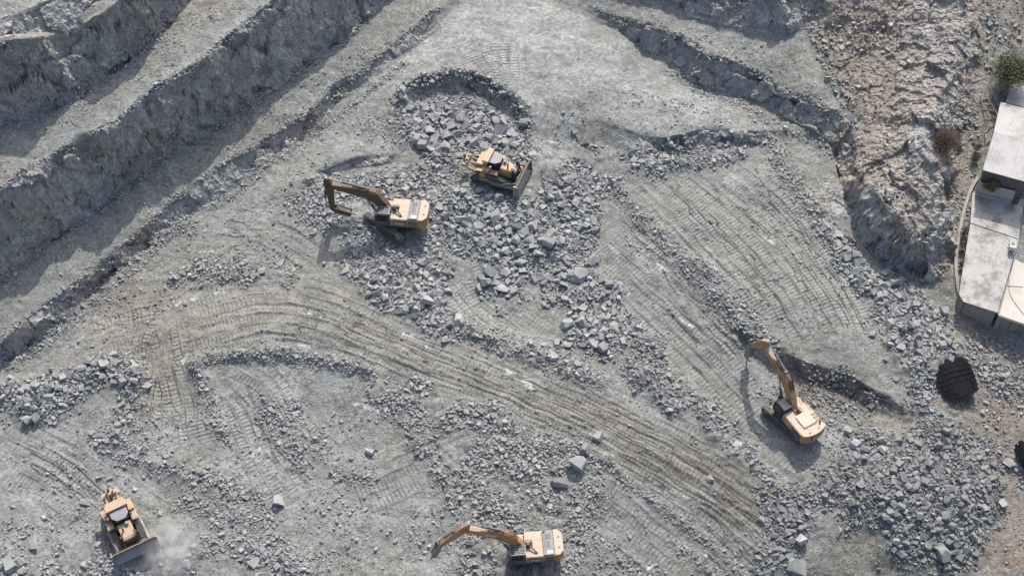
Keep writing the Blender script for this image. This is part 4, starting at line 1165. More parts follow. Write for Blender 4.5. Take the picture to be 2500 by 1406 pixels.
def excavator(label, px, py, head, thead, J, sc, style, dz=0.0, tail=-4.3):
    b = drop([px], [py])[0]
    z = float(np.median(ground(b[0] + np.array([-1.5, 0, 1.5, 0, 0]), b[1] + np.array([0, -1.5, 0, 1.5, 0])))) + .10 + dz
    t = thing("excavator", label, "excavator", (b[0], b[1], z), R(head), "excavators breaking rock", sc)
    tz = R(thead - head); cat = style == "black cab"
    for sgn in (1, -1):
        crawler(t, [(2.35, .52, .48), (-2.3, .52, .48)][::1], sgn * 1.38, .62, .215, tz)
    MB().box((-1.3, -1.1, .45), (1.3, 1.1, 1.0), .08).cyl((0, 0, .95), (0, 0, 1.32), .85, n=24).obj("car_body", "dark", t, None, tz)
    side, top = ("yellow", "cream") if cat else ("orange", "cream")
    x1 = -.15
    # house: side panels in paint, deck cover on top, engine hood
    MB().box((-3.35, -1.55, 1.30), (1.25, 1.55, 1.48), .03).obj("turntable_deck", "dark", t)
    hs = MB().box((-3.3, -1.58, 1.48), (x1, -.35, 2.55), .05).box((-3.3, .35, 1.48), (x1, 1.58, 2.55), .05).box((-3.3, -.37, 1.48), (-.95, .37, 2.5), .02)
    hs.box((x1 + .02, -1.56, 1.48), (1.15, -.62, 2.12), .06).obj("house", side, t)
    MB().box((-3.28, -1.5, 2.552), (x1 - .03, -.55, 2.60), .02).box((-3.28, .42, 2.552), (x1 - .03, 1.5, 2.60), .02).box((-3.28, -.54, 2.505), (-1.0, .41, 2.60), .02).box((x1 + .05, -1.5, 2.122), (1.08, -.68, 2.17), .02).obj("deck_cover", top, t)
    cw = [(-3.32, -1.58), (-3.32, 1.58), (tail + .5, 1.58), (tail + .08, 1.12), (tail, .5), (tail, -.5), (tail + .08, -1.12), (tail + .5, -1.58)]
    if cat: cw = [(-3.32, -1.58), (-3.32, 1.58), (tail + .45, 1.58), (tail + .22, 1.2), (tail + .06, .6), (tail, 0), (tail + .06, -.6), (tail + .22, -1.2), (tail + .45, -1.58)]
    c_ = MB().prism(cw, 1.32, 2.66, .07, 'z').obj("counterweight", side, t)
    MB().prism([(x * .985 - .05, y * .96) for (x, y) in cw], 2.663, 2.70, .0, 'z').obj("counterweight_top", top, c_)
    for yy in (-.62, .62):
        MB().cyl((tail + .45, yy, 2.70), (tail + .45, yy, 2.76), .10, n=10).obj("lifting_eye", "rust", c_)
    if not cat:
        h = MB().box((-3.22, -1.42, 2.60), (-2.1, 1.5, 2.80), .05).obj("engine_hood", "grey", t)
        MB().box((-3.1, 1.0, 2.802), (-2.5, 1.35, 2.82)).obj("warning_plate", "white", h)
        g = MB()
        for i in range(2):
            for j in range(2):
                g.box((-2.95 + i * .3, -.95 + j * .33, 2.802), (-2.73 + i * .3, -.70 + j * .33, 2.818))
        for i in range(6):
            g.box((-2.9 + 0, -.15 + i * .15, 2.802), (-2.45, -.10 + i * .15, 2.815))
        g.box((-2.32, -1.1, 2.802), (-2.26, 1.2, 2.815)).obj("hood_vents", "black", h)
        MB().box((-2.45, -1.44, 2.80), (-2.25, -1.2, 2.94), .03).obj("exhaust_outlet", "black", h)
        g = MB()
        for (xa, xb, zz) in [(-3.15, -2.25, (1.62, 1.84, 2.06, 2.28)), (-2.05, -.45, (2.32,))]:
            for q in zz:
                for yy in (1.585, -1.60):
                    g.box((xa, yy - .012, q), (xb, yy + .03, q + .10))
        g.box((-2.0, 1.575, 1.72), (-.5, 1.61, 2.14)).obj("side_vents", "dark", t)
        letters("SY500H", .36, "white", t, (-1.25, 1.615, 1.93), (math.pi / 2, 0, math.pi), "model_lettering")
        # air cleaner and intake pipe beside the boom
        a = MB().cyl((-.52, .18, 2.45), (-.52, .18, 3.1), .26, n=18).cyl((-.52, .18, 3.1), (-.52, .18, 3.26), .30, .16, n=18).obj("air_cleaner", "dark", t, smooth_=False)
        MB().tube([(-.55, .3, 2.98), (-.9, .62, 2.95), (-1.25, .98, 2.8), (-1.42, 1.1, 2.6)], .10).obj("intake_pipe", "rust", a)
        MB().box((-.88, -.1, 2.0), (-.2, .34, 2.42), .02).obj("valve_block", "black", t)
    else:
        h = MB().box((-2.75, -.9, 2.60), (-1.15, .72, 2.72), .04).obj("engine_hood", "palehood", t)
        MB().box((-2.85, -.95, 2.602), (-2.77, .78, 2.66)).box((-2.77, .74, 2.602), (-1.6, .80, 2.66)).obj("hood_seal", "rust", h)
        g = MB()
        for i in range(3):
            for j in range(2):
                g.box((-2.75 + i * .42, -1.48 + j * .30, 2.602), (-2.48 + i * .42, -1.26 + j * .30, 2.625))
        g.obj("deck_vents", "rust", t)
        MB().cyl((-2.95, -1.2, 2.6), (-2.95, -1.2, 2.9), .10).cyl((-2.95, -1.2, 2.9), (-3.05, -1.2, 2.98), .10).obj("exhaust_outlet", "rust", t)
        g = MB()
        for k in range(6):
            g.box((-3.2, 1.575, 1.62 + k * .14), (-1.8, 1.61, 1.68 + k * .14))
        g.obj("side_vents", "dark", t)
        letters("CAT", .34, "white", t, (-1.05, 1.61, 2.05), (math.pi / 2, 0, math.pi), "side_lettering")
        MB().box((tail - .02, -.62, 1.78), (tail + .04, .62, 2.28)).obj("badge_panel", "black", c_)
        letters("CAT", .52, "white", c_, (tail - .035, .0, 2.03), (math.pi / 2, 0, -math.pi / 2), "rear_lettering")
        MB().tube([(-.9, .2, 2.5), (-.6, .35, 2.95), (-.2, .1, 2.8), (-.35, -.2, 2.5)], .05).tube([(-.8, -.2, 2.5), (-.5, 0, 2.9), (-.1, -.05, 2.7)], .04).obj("hose_loop", "chrome", t)
        # guard rail along the right walkway
        g = MB()
        for xx in (.95, .35, -.3, -.95):
            g.cyl((xx, -1.5, 2.1), (xx, -1.5, 2.95), .028, n=8)
        g.cyl((.95, -1.5, 2.95), (-.95, -1.5, 2.95), .03, n=8).cyl((.95, -1.5, 2.55), (-.95, -1.5, 2.55), .022, n=8).obj("guard_rail", "dark", t)
    # cab on the left front
    xf, xr = 1.62, x1 + .02
    c_ = MB().prism([(xr, 1.48), (xf - .12, 1.48), (xf, 2.0), (xf - .10, 2.75), (xf - .30, 3.16), (xr, 3.2)], .42, 1.56, .05).obj("cab", "black" if cat else "dark", t)
    if cat:
        MB().prism([(xr + .02, .50), (xr + .02, 1.48), (xf - .42, 1.48), (xf - .42, .50)], 3.20, 3.27, .03, 'z').obj("cab_roof", "roof", c_)
    else:
        MB().box((xr + .02, .46, 3.19), (xf - .34, 1.5, 3.24), .02).obj("cab_roof", "dark", c_)
        g = MB()
        for k in range(6):
            g.box((xr + .1, .5 + k * .19, 3.30), (xf - .1, .54 + k * .19, 3.34))
        for k in range(4):
            g.box((xr + .1 + k * .48, .46, 3.34), (xr + .14 + k * .48, 1.52, 3.37))
        g.box((xr - .02, .42, 3.27), (xf, .48, 3.40)).box((xr - .02, 1.50, 3.27), (xf, 1.56, 3.40)).box((xf - .06, .48, 3.27), (xf, 1.5, 3.40)).box((xr - .02, .48, 3.27), (xr + .04, 1.5, 3.40))
        g.obj("cab_guard", "roof", c_)
    MB().prism([(xr + .25, 2.1), (xf - .22, 2.1), (xf - .28, 2.72), (xf - .45, 3.05), (xr + .25, 3.05)], 1.555, 1.575).obj("window", "glass", c_)
    MB().prism([(.52, 2.1), (1.46, 2.1), (1.46, 2.7), (.52, 2.7)], xf - .08, xf - .025, 0, 'x').obj("windscreen", "glass", c_)
    if style == "open door":
        MB().box((0, -.03, 1.55), (.9, .03, 3.05), .02, (0, 0, R(-62)), (xr + .15, 1.6, 0)).obj("cab_door", "dark", c_)
        MB().box((.35, .7, 1.6), (.95, 1.3, 2.3), .08).obj("seat", "red", c_)
    MB().cyl((xf - .05, 1.6, 2.2), (xf + .16, 1.82, 2.45), .03, n=6).box((xf + .08, 1.74, 2.3), (xf + .16, 1.95, 2.75), .02).obj("mirror", "black", c_)
    # boom, arm and breaker
    F, B, T, E, H = [np.array(q) for q in J]
    m1 = B * .93 + (F + T) * .035
    bp = [F, F * .45 + B * .55 + (B - T) / np.linalg.norm(B - T) * .18, m1, B * .6 + T * .4, T]
    boom_mat = {"open door": "armor", "black cab": "yellow"}.get(style, "orange")
    bm_ = MB().prism(beam(bp, [.62, 1.0, 1.22, .95, .55]), -.36, .36, .03).cyl((F[0], -.5, F[1]), (F[0], .5, F[1]), .22).cyl((T[0], -.45, T[1]), (T[0], .45, T[1]), .19).obj("boom", boom_mat, t)
    nB = np.array([-(T - B)[1], (T - B)[0]]) / np.linalg.norm(T - B)
    dB = (T - B) / np.linalg.norm(T - B)
    g = MB()
    for k, yy in enumerate((-.27, -.18, -.09, .05, .16, .27)):
        q = [F + nB * .0 + np.array([.15, .75 + .05 * k]), F * .5 + B * .5 + nB * (.62), B + nB * (.72 + .03 * (k % 3)), B + dB * 1.6 + nB * .62, B + dB * (2.1 + .5 * (k % 2)) + nB * .5]
        g.tube([(p[0], yy, p[1]) for p in q], .038, 6)
    g.obj("hose_bundle", "pipe" if not cat else "armor", bm_)
    if style == "sany":
        letters("SANY", .46, "white", bm_, (B[0] + dB[0] * 2.0, .372, B[1] + dB[1] * 2.0 - .05), (math.pi / 2, -math.atan2(dB[1], dB[0]) * -1, math.pi), "boom_lettering")
    if cat:
        letters("CAT", .42, "dark", bm_, (B[0] + dB[0] * 2.2, .372, B[1] + dB[1] * 2.2), (math.pi / 2, math.atan2(dB[1], dB[0]), math.pi), "boom_lettering")
    dS = (E - T) / np.linalg.norm(E - T); nS = np.array([dS[1], -dS[0]])       # nS: away from the machine side
    if nS[0] < 0 and abs(dS[1]) > .3: nS = -nS
    tailp = T - dS * .95 + nS * .30
    arm_mat = "olive" if style == "open door" else boom_mat
    st = MB().prism([tuple(tailp + nS * .22), tuple(T + nS * .62), tuple(T + dS * 1.2 + nS * .45), tuple(E + nS * .2), tuple(E - nS * .22), tuple(T + dS * .6 - nS * .42), tuple(T - dS * .25 - nS * .34), tuple(tailp - nS * .2)], -.27, .27, .025)
    st.cyl((E[0], -.34, E[1]), (E[0], .34, E[1]), .17).obj("arm", arm_mat, t)
    ram(t, tuple(B + dB * .9 + nB * .78), tuple(tailp), .15, .62, 0.0, "dark")          # arm ram on the boom
    for yy in (-.52, .52):
        ram(t, (1.15, 1.75), tuple(B * .82 + T * .18 - nB * .15), .14, .6, yy, "dark")
    dH = (H - E) / np.linalg.norm(H - E); nH = np.array([-dH[1], dH[0]])
    K = T + dS * 1.1 + nS * .62; LK = E - dS * .55 + nS * .62
    ram(t, tuple(K), tuple(LK), .11, .6, 0.0, "dark")
    MB().box((-.06, -.3, 0), (.06, -.2, 1), 0).obj("tmp", "dark") if False else None
    lk = MB()
    for yy in (-.26, .26):
        lk.cyl((LK[0], yy, LK[1]), tuple([(E + dH * .5 + nS * .35)[0], yy, (E + dH * .5 + nS * .35)[1]]), .07, n=8).cyl((LK[0], yy, LK[1]), ((E - dS * .5)[0], yy, (E - dS * .5)[1]), .07, n=8)
    lk.obj("linkage", "dark", t)
    br = MB()
    a0, a1 = E + dH * .1, E + dH * 2.15
    for yy in (-.34, .26):
        br.prism([tuple(a0 + nH * .30), tuple(a1 + nH * .33), tuple(a1 + dH * .12), tuple(a1 - nH * .33), tuple(a0 - nH * .30)], yy, yy + .08)
    br.prism([tuple(a0 + dH * .35 + nH * .24), tuple(a1 - dH * .05 + nH * .24), tuple(a1 - dH * .05 - nH * .24), tuple(a0 + dH * .35 - nH * .24)], -.255, .255)
    br_ = br.obj("hydraulic_breaker", "olive" if style == "open door" else "steel", t)
    MB().cyl((a1[0], 0, a1[1]), (H[0], 0, H[1]), .10, .085, n=12).obj("chisel", "steel", br_)
    q = [E - dS * .8 - nS * .25, E - dS * .2 - nS * .9, E + dH * .5 - nH * .6, E + dH * .7 - nH * .3]
    MB().tube([(p[0], .3, p[1]) for p in q], .04, 6).obj("breaker_hose", "hose", br_)
    return t


def bulldozer(label, px, py, head, sc, tilt=(0, 0), raise_blade=0.0, dz=0.0):
    b = drop([px], [py])[0]
    z = float(np.median(ground(b[0] + np.array([-1.5, 0, 1.5, 0, 0]), b[1] + np.array([0, -1.5, 0, 1.5, 0])))) + .08 + dz
    t = thing("bulldozer", label, "bulldozer", (b[0], b[1], z), R(head), "bulldozers", sc, tilt)
    for sgn in (1, -1):
        tr = crawler(t, [(2.15, .56, .50), (-1.25, 1.62, .52), (-2.3, .52, .46)], sgn * 1.32, .62, .22)
        MB().cyl((-1.25, sgn * 1.32 - .36, 1.62), (-1.25, sgn * 1.32 + .36, 1.62), .40, n=20).obj("drive_sprocket", "yellow", tr)
        MB().box((-1.7, sgn * 1.32 - .26, .5), (1.9, sgn * 1.32 + .26, .92), .06).obj("roller_frame", "yellow", tr)
        MB().box((-.1, sgn * 1.66, .62), (3.0, sgn * 1.66 + sgn * .18, .98), .04).cyl((-.05, sgn * 1.60, .8), (-.05, sgn * 1.90, .8), .24).obj("push_arm", "steel", t)
        MB().cyl((1.3, sgn * 1.75, 1.0), (2.95, sgn * 1.62, 1.55), .09).obj("tilt_cylinder", "steel", t)
        f = MB().box((-2.0, sgn * .98, 2.18), (.62, sgn * 1.66, 2.26), .02).box((-1.2, sgn * 1.0, 2.26), (-.5, sgn * 1.6, 2.62), .05)
        f.obj("fender", "palecab", t)
        MB().box((-.42, sgn * 1.05, 2.262), (.55, sgn * 1.58, 2.30), .01).obj("step_plate", "yellow", t)
    MB().box((-2.2, -.95, .75), (.7, .95, 1.75), .06).box((.6, -.72, .7), (2.55, .72, 1.35), .05).obj("main_frame", "dark", t)
    hood = MB().prism([(.62, 1.3), (2.55, 1.3), (2.55, 2.28), (2.4, 2.36), (.62, 2.52)], -.72, .72, .05).obj("engine_hood", "yellow", t)
    MB().prism([(.7, 2.524), (2.3, 2.375), (2.3, 2.41), (.7, 2.56)], -.62, .62, .0).obj("hood_cover", "palecab", hood)
    MB().box((2.552, -.66, 1.35), (2.60, .66, 2.2), .01).obj("radiator_grille", "dark", hood)
    MB().box((.9, .722, 1.5), (1.5, .745, 2.2)).box((1.6, .722, 1.5), (2.3, .745, 2.15)).obj("engine_door", "yellow", hood)
    MB().cyl((1.55, -.32, 2.4), (1.55, -.32, 3.25), .10, n=12).cyl((1.55, -.32, 3.25), (1.63, -.32, 3.36), .10, n=12).obj("exhaust_stack", "rust", hood)
    MB().cyl((.98, .30, 2.4), (.98, .30, 2.78), .17, n=16).cyl((.98, .30, 2.78), (.98, .30, 2.94), .23, .15, n=16).obj("air_precleaner", "roof", hood)
    for sgn in (1, -1):
        ram(t, (2.35, 2.75), (3.05, 1.05), .10, .6, sgn * .78, "black")
        MB().box((2.2, sgn * .70, 1.4), (2.5, sgn * .88, 2.85), .03).obj("cylinder_bracket", "black", t)
        MB().tube([(1.9, sgn * .62, 2.4), (2.25, sgn * .66, 3.05), (2.6, sgn * .74, 2.7), (2.75, sgn * .74, 2.0)], .045, 6).obj("blade_hose", "hose", t)
    # cab with its roll bar canopy
    cab = MB().prism([(.62, -.42), (.62, .42), (.12, .86), (-.95, .86), (-.95, -.86), (.12, -.86)], 2.0, 3.25, .03, 'z').obj("cab", "glass", t)
    MB().prism([(.66, -.44), (.66, .44), (.14, .90), (-.62, .90), (-.62, -.90), (.14, -.90)], 3.252, 3.33, .03, 'z').obj("cab_roof", "grey", cab)
    g = MB()
    for (x, y) in [(.62, -.42), (.62, .42), (.12, .86), (.12, -.86), (-.6, .87), (-.6, -.87)]:
        g.box((x - .05, y - .05, 2.0), (x + .05, y + .05, 3.25))
    g.obj("cab_pillar", "black", cab)
    MB().box((-1.42, -1.16, 3.30), (-.66, 1.16, 3.62), .05).obj("canopy", "palecab", t)
    for sgn in (1, -1):
        MB().box((-1.30, sgn * .92, 1.9), (-.86, sgn * 1.10, 3.30), .03).obj("canopy_post", "yellow", t)
        MB().cyl((-.35, sgn * 1.22, 2.62), (-.35, sgn * 1.22, 3.0), .14, n=14).obj("filter_canister", "roof", t)
    MB().box((-2.28, -1.0, 1.75), (-1.45, 1.0, 2.72), .08).obj("fuel_tank", "palecab", t)
    for sgn in (1, -1):
        MB().box((-2.1, sgn * 1.0, 2.1), (-1.6, sgn * 1.03, 2.4)).obj("badge_panel", "black", t)
        letters("CAT", .22, "white", t, (-1.85, sgn * 1.045, 2.25), (math.pi / 2, 0, math.pi if sgn > 0 else 0), "badge_lettering")
    # blade: curved mouldboard with end plates
    zo = raise_blade
    front, back = [], []
    for k in range(9):
        a = -.62 + 1.24 * k / 8
        front.append((3.55 - .95 + .95 * (1 - math.cos(a)) + .62, .98 + 1.42 * math.sin(a) / math.sin(.62) * .5 + .05 + zo + .35))
    front = [(3.1 + .42 * (abs(k - 4) / 4) ** 2 + (.10 if k < 2 else 0), .12 + zo + k * .235) for k in range(9)]
    back = [(x - .12, zz) for x, zz in front]
    bl = MB().prism(front + back[::-1], -2.35, 2.35).obj("blade", "blade", t)
    bl.data.polygons.foreach_set("use_smooth", np.zeros(len(bl.data.polygons), dtype=bool))
    for sgn in (1, -1):
        MB().prism([(2.95, .1 + zo), (3.75, .1 + zo), (3.66, 1.3 + zo), (3.55, 1.95 + zo), (2.98, 1.95 + zo)], sgn * 2.352, sgn * 2.352 + sgn * .10).obj("end_plate", "steel", bl)
    MB().box((3.36, -2.4, .0 + zo), (3.50, 2.4, .22 + zo), .02).obj("cutting_edge", "steel", bl)
    MB().prism([(3.40, 1.98 + zo), (3.52, 2.02 + zo), (3.50, 2.10 + zo), (3.38, 2.06 + zo)], -2.3, 2.3).obj("blade_lip", "rust", bl)
    MB().box((2.72, -1.9, .5 + zo), (3.0, 1.9, .8 + zo), .03).box((2.75, -1.7, 1.2 + zo), (3.0, 1.7, 1.42 + zo), .03).obj("blade_brace", "armor", bl)
    # ripper at the rear
    rp = MB().box((-4.15, -.95, 1.35), (-3.5, .95, 1.85), .08).prism([(-3.55, .55), (-3.55, -.55), (-4.3, -.28), (-4.3, .28)], 1.85, 2.1, .03, 'z').obj("ripper_beam", "palecab", t)
    MB().prism([(-3.95, 2.65), (-4.25, 2.65), (-4.3, 1.2), (-4.1, .45), (-3.75, .25), (-3.9, .7), (-3.92, 1.2)], -.10, .10, .02).obj("ripper_shank", "rust", rp)
    for sgn in (1, -1):
        ram(t, (-2.25, 2.25), (-3.65, 1.95), .10, .58, sgn * .62, "yellow")
        ram(t, (-2.25, 1.05), (-3.75, 2.25), .09, .58, sgn * .34, "black")
        MB().prism([(-2.2, .75), (-3.7, 1.35), (-3.7, 1.6), (-2.2, 1.1)], sgn * .85 - .08, sgn * .85 + .08, .02).obj("ripper_link", "yellow", t)
    return t


excavator("excavator with open cab door, breaker folded in over the rubble beside the crater", 958, 553, 174, 140, [(-.1, 1.75), (1.65, 4.6), (6.6, 5.85), (6.65, 2.0), (3.95, 1.05)], 1.05, "open door")
excavator("orange excavator at the bottom edge, cab guard strewn with stones, arm stretched out", 1277, 1362, 185, 88, [(-.1, 1.85), (1.75, 5.0), (6.15, 7.3), (9.0, 4.0), (10.0, 1.1)], .96, "sany")
excavator("yellow excavator with black cab and grey roof, breaker hanging straight down by the cut", 1929, 1026, 121, 130, [(-.1, 1.9), (1.75, 5.3), (6.15, 6.9), (8.15, 4.4), (8.2, 1.0)], 1.0, "black cab", tail=-4.0)
bulldozer("yellow bulldozer on the rubble between crater and central heap, blade pointing right", 1213, 442, -20, 1.0)
bulldozer("bulldozer in lower left corner pushing dust, broad grey blade facing the viewer", 308, 1292, -60, 1.0)
# ------------------------------------------------------------------ sheds, yard walls and plants at the right edge
def P3(px, py, z):
    return Vector(at(float(px), float(py), z))


def corrugated(name, col, stain, axis_vec, period=.26):
    g = NT(name)
    dotn = g.new("ShaderNodeVectorMath", operation='DOT_PRODUCT'); g.l.new(g.obj(), dotn.inputs[0]); dotn.inputs[1].default_value = axis_vec
    wave = g.math('SINE', g.math('MULTIPLY', dotn.outputs["Value"], 2 * math.pi / period))
    st = g.ramp(g.noise(.5, 7, .75), .42, .62)
    c = g.mix(g.math('MULTIPLY', st, .75), col, stain)
    sheet = g.math('FRACT', g.math('MULTIPLY', dotn.outputs["Value"], .31))
    c = g.mix(g.ramp(sheet, .0, .03, .25, 0), c, (.2, .19, .18))
    c = g.mix(g.ramp(g.noise(3.2, 5, .7), .6, .75, 0, .5), c, tuple(v * .6 for v in col))
    return g.done(c, g.bump(wave, .022, 1.0), .55, .0)


def plaster(name, col, stain=(.25, .23, .2), amt=.5, scale=.8):
    g = NT(name)
    c = g.mix(g.math('MULTIPLY', g.ramp(g.noise(scale, 6, .65), .42, .7), amt), col, stain)
    return g.done(c, g.bump(g.noise(8, 5, .6), .02), .9)


def blockwork():
    g = NT("block_wall")
    br = g.new("ShaderNodeTexBrick"); g.l.new(g.obj(), br.inputs["Vector"]); br.inputs["Scale"].default_value = 2.0
    br.inputs["Color1"].default_value = (.30, .28, .25, 1); br.inputs["Color2"].default_value = (.25, .235, .21, 1); br.inputs["Mortar"].default_value = (.17, .16, .15, 1); br.inputs["Mortar Size"].default_value = .02
    return g.done(br.outputs[0], g.bump(g.noise(6, 5, .6), .02), .95)


M["blocks"] = blockwork(); M["concrete"] = plaster("weathered_concrete", (.40, .385, .35)); M["cream_roof"] = plaster("cream_screed", (.52, .50, .44), (.38, .35, .30), .5, .35)
M["wood"] = plaster("grey_timber", (.30, .27, .23)); M["acunit"] = paint("ac_casing", (.55, .52, .47), .3); M["rubber"] = paint("black_rubber", (.010, .011, .015), .06, .6, 0, 1.5, (.05, .055, .065)); M["rubber"].node_tree.nodes["Principled BSDF"].inputs["Specular IOR Level"].default_value = .08; M["rubber"].node_tree.nodes["Principled BSDF"].inputs["Roughness"].default_value = .85


def slab(mb, top, thick):
    """a thick sheet under a world polygon"""
    a = [mb.bm.verts.new(p) for p in top]; b = [mb.bm.verts.new(p - Vector((0, 0, thick))) for p in top]
    mb.bm.faces.new(a); mb.bm.faces.new(b[::-1])
    for i in range(len(a)):
        j = (i + 1) % len(a); mb.bm.faces.new((a[j], a[i], b[i], b[j]))
    return mb


def walls(mb, top, low, inset=.25, thick=.18):
    c = sum(top, Vector()) / len(top)
    T = [p + (c - p).normalized() * inset for p in top]
    for i in range(len(T)):
        p, q = T[i], T[(i + 1) % len(T)]; d = (q - p); n = Vector((-d.y, d.x, 0)).normalized() * thick
        if n.dot(c - p) < 0: n = -n
        e = d.normalized() * thick * 1.01
        v = [mb.bm.verts.new(x) for x in (Vector((p.x, p.y, p.z - .06)) , Vector((q.x, q.y, q.z - .06)) - e, Vector((q.x, q.y, low)) - e, Vector((p.x, p.y, low)))]
        w_ = [mb.bm.verts.new(x.co + n) for x in v]
        mb.bm.faces.new(v); mb.bm.faces.new(w_[::-1])
        for k in range(4):
            mb.bm.faces.new((v[(k + 1) % 4], v[k], w_[k], w_[(k + 1) % 4]))
    return mb


def world_thing(name, label, cat, origin, group=None):
    t = thing(name, label, cat, origin); t.empty_display_size = .2
    return t


def local(mb, org):
    for v in mb.bm.verts: v.co -= Vector(org)
    return mb


def building(name, label, cat, roof_mat, wall_mat, sections, low, thick=.07, wall=True):
    org = sections[0][0].copy(); org.z = low
    t = world_thing(name, label, cat, org)
    for k, top in enumerate(sections):
        r = local(slab(MB(), top, thick), org).obj("roof", roof_mat[k] if isinstance(roof_mat, list) else roof_mat, t)
        if wall:
            local(walls(MB(), top, low), org).obj("wall", wall_mat, r if False else t)
    return t


zU = 8.4                                    # eaves of the upper shed
ax_u = (P3(2443, 249, zU) - P3(2399, 415, zU)); ax_u = Vector((ax_u.x, ax_u.y, 0)).normalized(); ac_u = Vector((ax_u.y, -ax_u.x, 0))
M["corr_a"] = corrugated("white_corrugated_sheet", (.46, .455, .44), (.30, .29, .27), ac_u, .30)
M["corr_b"] = corrugated("grey_corrugated_sheet", (.46, .455, .44), (.33, .32, .31), ax_u, .30)
A0, A1, A2 = P3(2443, 249, zU), P3(2426, 323, zU + .55), P3(2399, 415, zU - .1)
wide = ac_u * 6.2
B2 = P3(2486, 439, zU - .1)
up_ = building("metal_shed", "white ribbed metal shed in two roof bays at the upper right edge", "shed", ["corr_a", "corr_a"], "dark", [[A0, A0 + wide, A1 + wide, A1], [A1 - Vector((0, 0, .01)), A1 + wide - Vector((0, 0, .01)), B2 + (A2 - B2) * 0 + ac_u * 1.2, A2]], 3.5)  # walls coloured dark to stand in for the shed's shaded interior
T0 = P3(2470, 206, zU - .3); T1 = P3(2455, 250, zU - .35)
building("metal_shed", "darker ribbed metal roof next to the green tree, behind the white shed", "shed", "corr_b", "concrete", [[T0, T0 + wide, T1 + wide, T1]], 4.0)
zL = 3.4
L0, L1, L2, L3 = P3(2374, 470, zL + .7), P3(2500, 488, zL + .8), P3(2487, 583, zL + .5), P3(2369, 544, zL + .4)
K0, K1, K2, K3, K4 = P3(2369, 545, zL + .32), P3(2487, 585, zL + .42), P3(2436, 763, zL - .7), P3(2352, 736, zL - .8), P3(2341, 718, zL - .75)
lx = (K1 - K0); lx = Vector((lx.x, lx.y, 0)).normalized(); ly = Vector((-lx.y, lx.x, 0))
M["corr_c"] = corrugated("stained_white_sheet", (.47, .465, .44), (.17, .155, .13), ly, .22)
sh = building("metal_shed", "long low shed with stained glinting metal sheets beside the gully", "shed", ["corr_c", "corr_c"], "blocks", [[L0, L1, L2, L3], [K0, K1, K2, K3, K4]], -1.5)  # dark blocks paint in the shade on the walls below the roof
# opening between the two sheds, its shade painted in as a dark floor
D0, D1, D2, D3 = P3(2397, 424, 6.4), P3(2484, 446, 6.4), P3(2480, 468, 6.4), P3(2392, 446, 6.4)
org = D0.copy()
t = world_thing("shed_gap", "dark opening between the white shed and the stained shed", "bay", org)
local(slab(MB(), [D0 + Vector((0, 0, -1.6)), D1 + Vector((0, 0, -1.6)), D2 + Vector((0, 0, -1.6)), D3 + Vector((0, 0, -1.6))], .1), org).obj("gap_shade_floor", "dark", t)
for a, b in ((D0, D3), (D3, D2)):
    m = MB(); d = (b - a).normalized() * .12; n = Vector((-d.y, d.x, 0))
    v = [m.bm.verts.new(p) for p in (a, b, b - Vector((0, 0, 3)), a - Vector((0, 0, 3)))]; w_ = [m.bm.verts.new(x.co + n) for x in v]
    m.bm.faces.new(v); m.bm.faces.new(w_[::-1])
    for k in range(4): m.bm.faces.new((v[(k + 1) % 4], v[k], w_[k], w_[(k + 1) % 4]))
    local(m, org).obj("wall", "concrete", t)
# cream flat roofed house
zC = 2.2
C0, C1, C2 = P3(2437, 770, zC), P3(2506, 794, zC), P3(2507, 560, zC)
C3 = C1 + (C2 - C1).normalized() * 0 + Vector((9, 0, 0)); C4 = C2 + Vector((9, 1.5, 0)); C5 = P3(2489, 585, zC)
org = C0.copy(); org.z = -3
hs = world_thing("flat_roofed_house", "flat cream roofed block house at the right edge below the sheds", "house", org)
local(slab(MB(), [C0, C1, C3, C4, C2, C5], .25), org).obj("roof", "cream_roof", hs)
local(walls(MB(), [C0 - Vector((0, 0, .2)), C3 - Vector((0, 0, .2)), C4 - Vector((0, 0, .2)), C5 - Vector((0, 0, .2))], -3.0, .12, .2), org).obj("wall", "blocks", hs)
pl = MB()
for a, b in ((C0, C5), (C0, C1)):
    pl.cyl(a + Vector((0, 0, .06)), b + Vector((0, 0, .06)), .09, n=6)
local(pl, org).obj("parapet", "concrete", hs)
local(MB().tube([C1 + Vector((-.4, 7.0, .05)), C1 + Vector((-.9, 4.5, .05)), C1 + Vector((-.3, 2.2, .05)), C1 + Vector((.4, .8, .05))], .025, 5).tube([C1 + Vector((-1.4, 5.6, .05)), C1 + Vector((-.4, 5.5, .05)), C1 + Vector((.8, 5.4, .05))], .025, 5), org).obj("cable", "hose", hs)
# air conditioner on the stained roof
ap = P3(2470, 606, zL + .55)
ac = thing("air_conditioner", "small white air conditioning unit on the stained metal roof", "air conditioner", ap, R(-12))
MB().box((-.35, -.45, .02), (.35, .45, .62), .03).obj("casing", "acunit", ac)
MB().cyl((0, .18, .61), (0, .18, .66), .24, n=18).obj("fan_grille", "dark", ac)
MB().box((-.4, -.5, -.12), (.4, -.42, .03)).box((-.4, .42, -.12), (.4, .5, .03)).obj("foot_rail", "steel", ac)
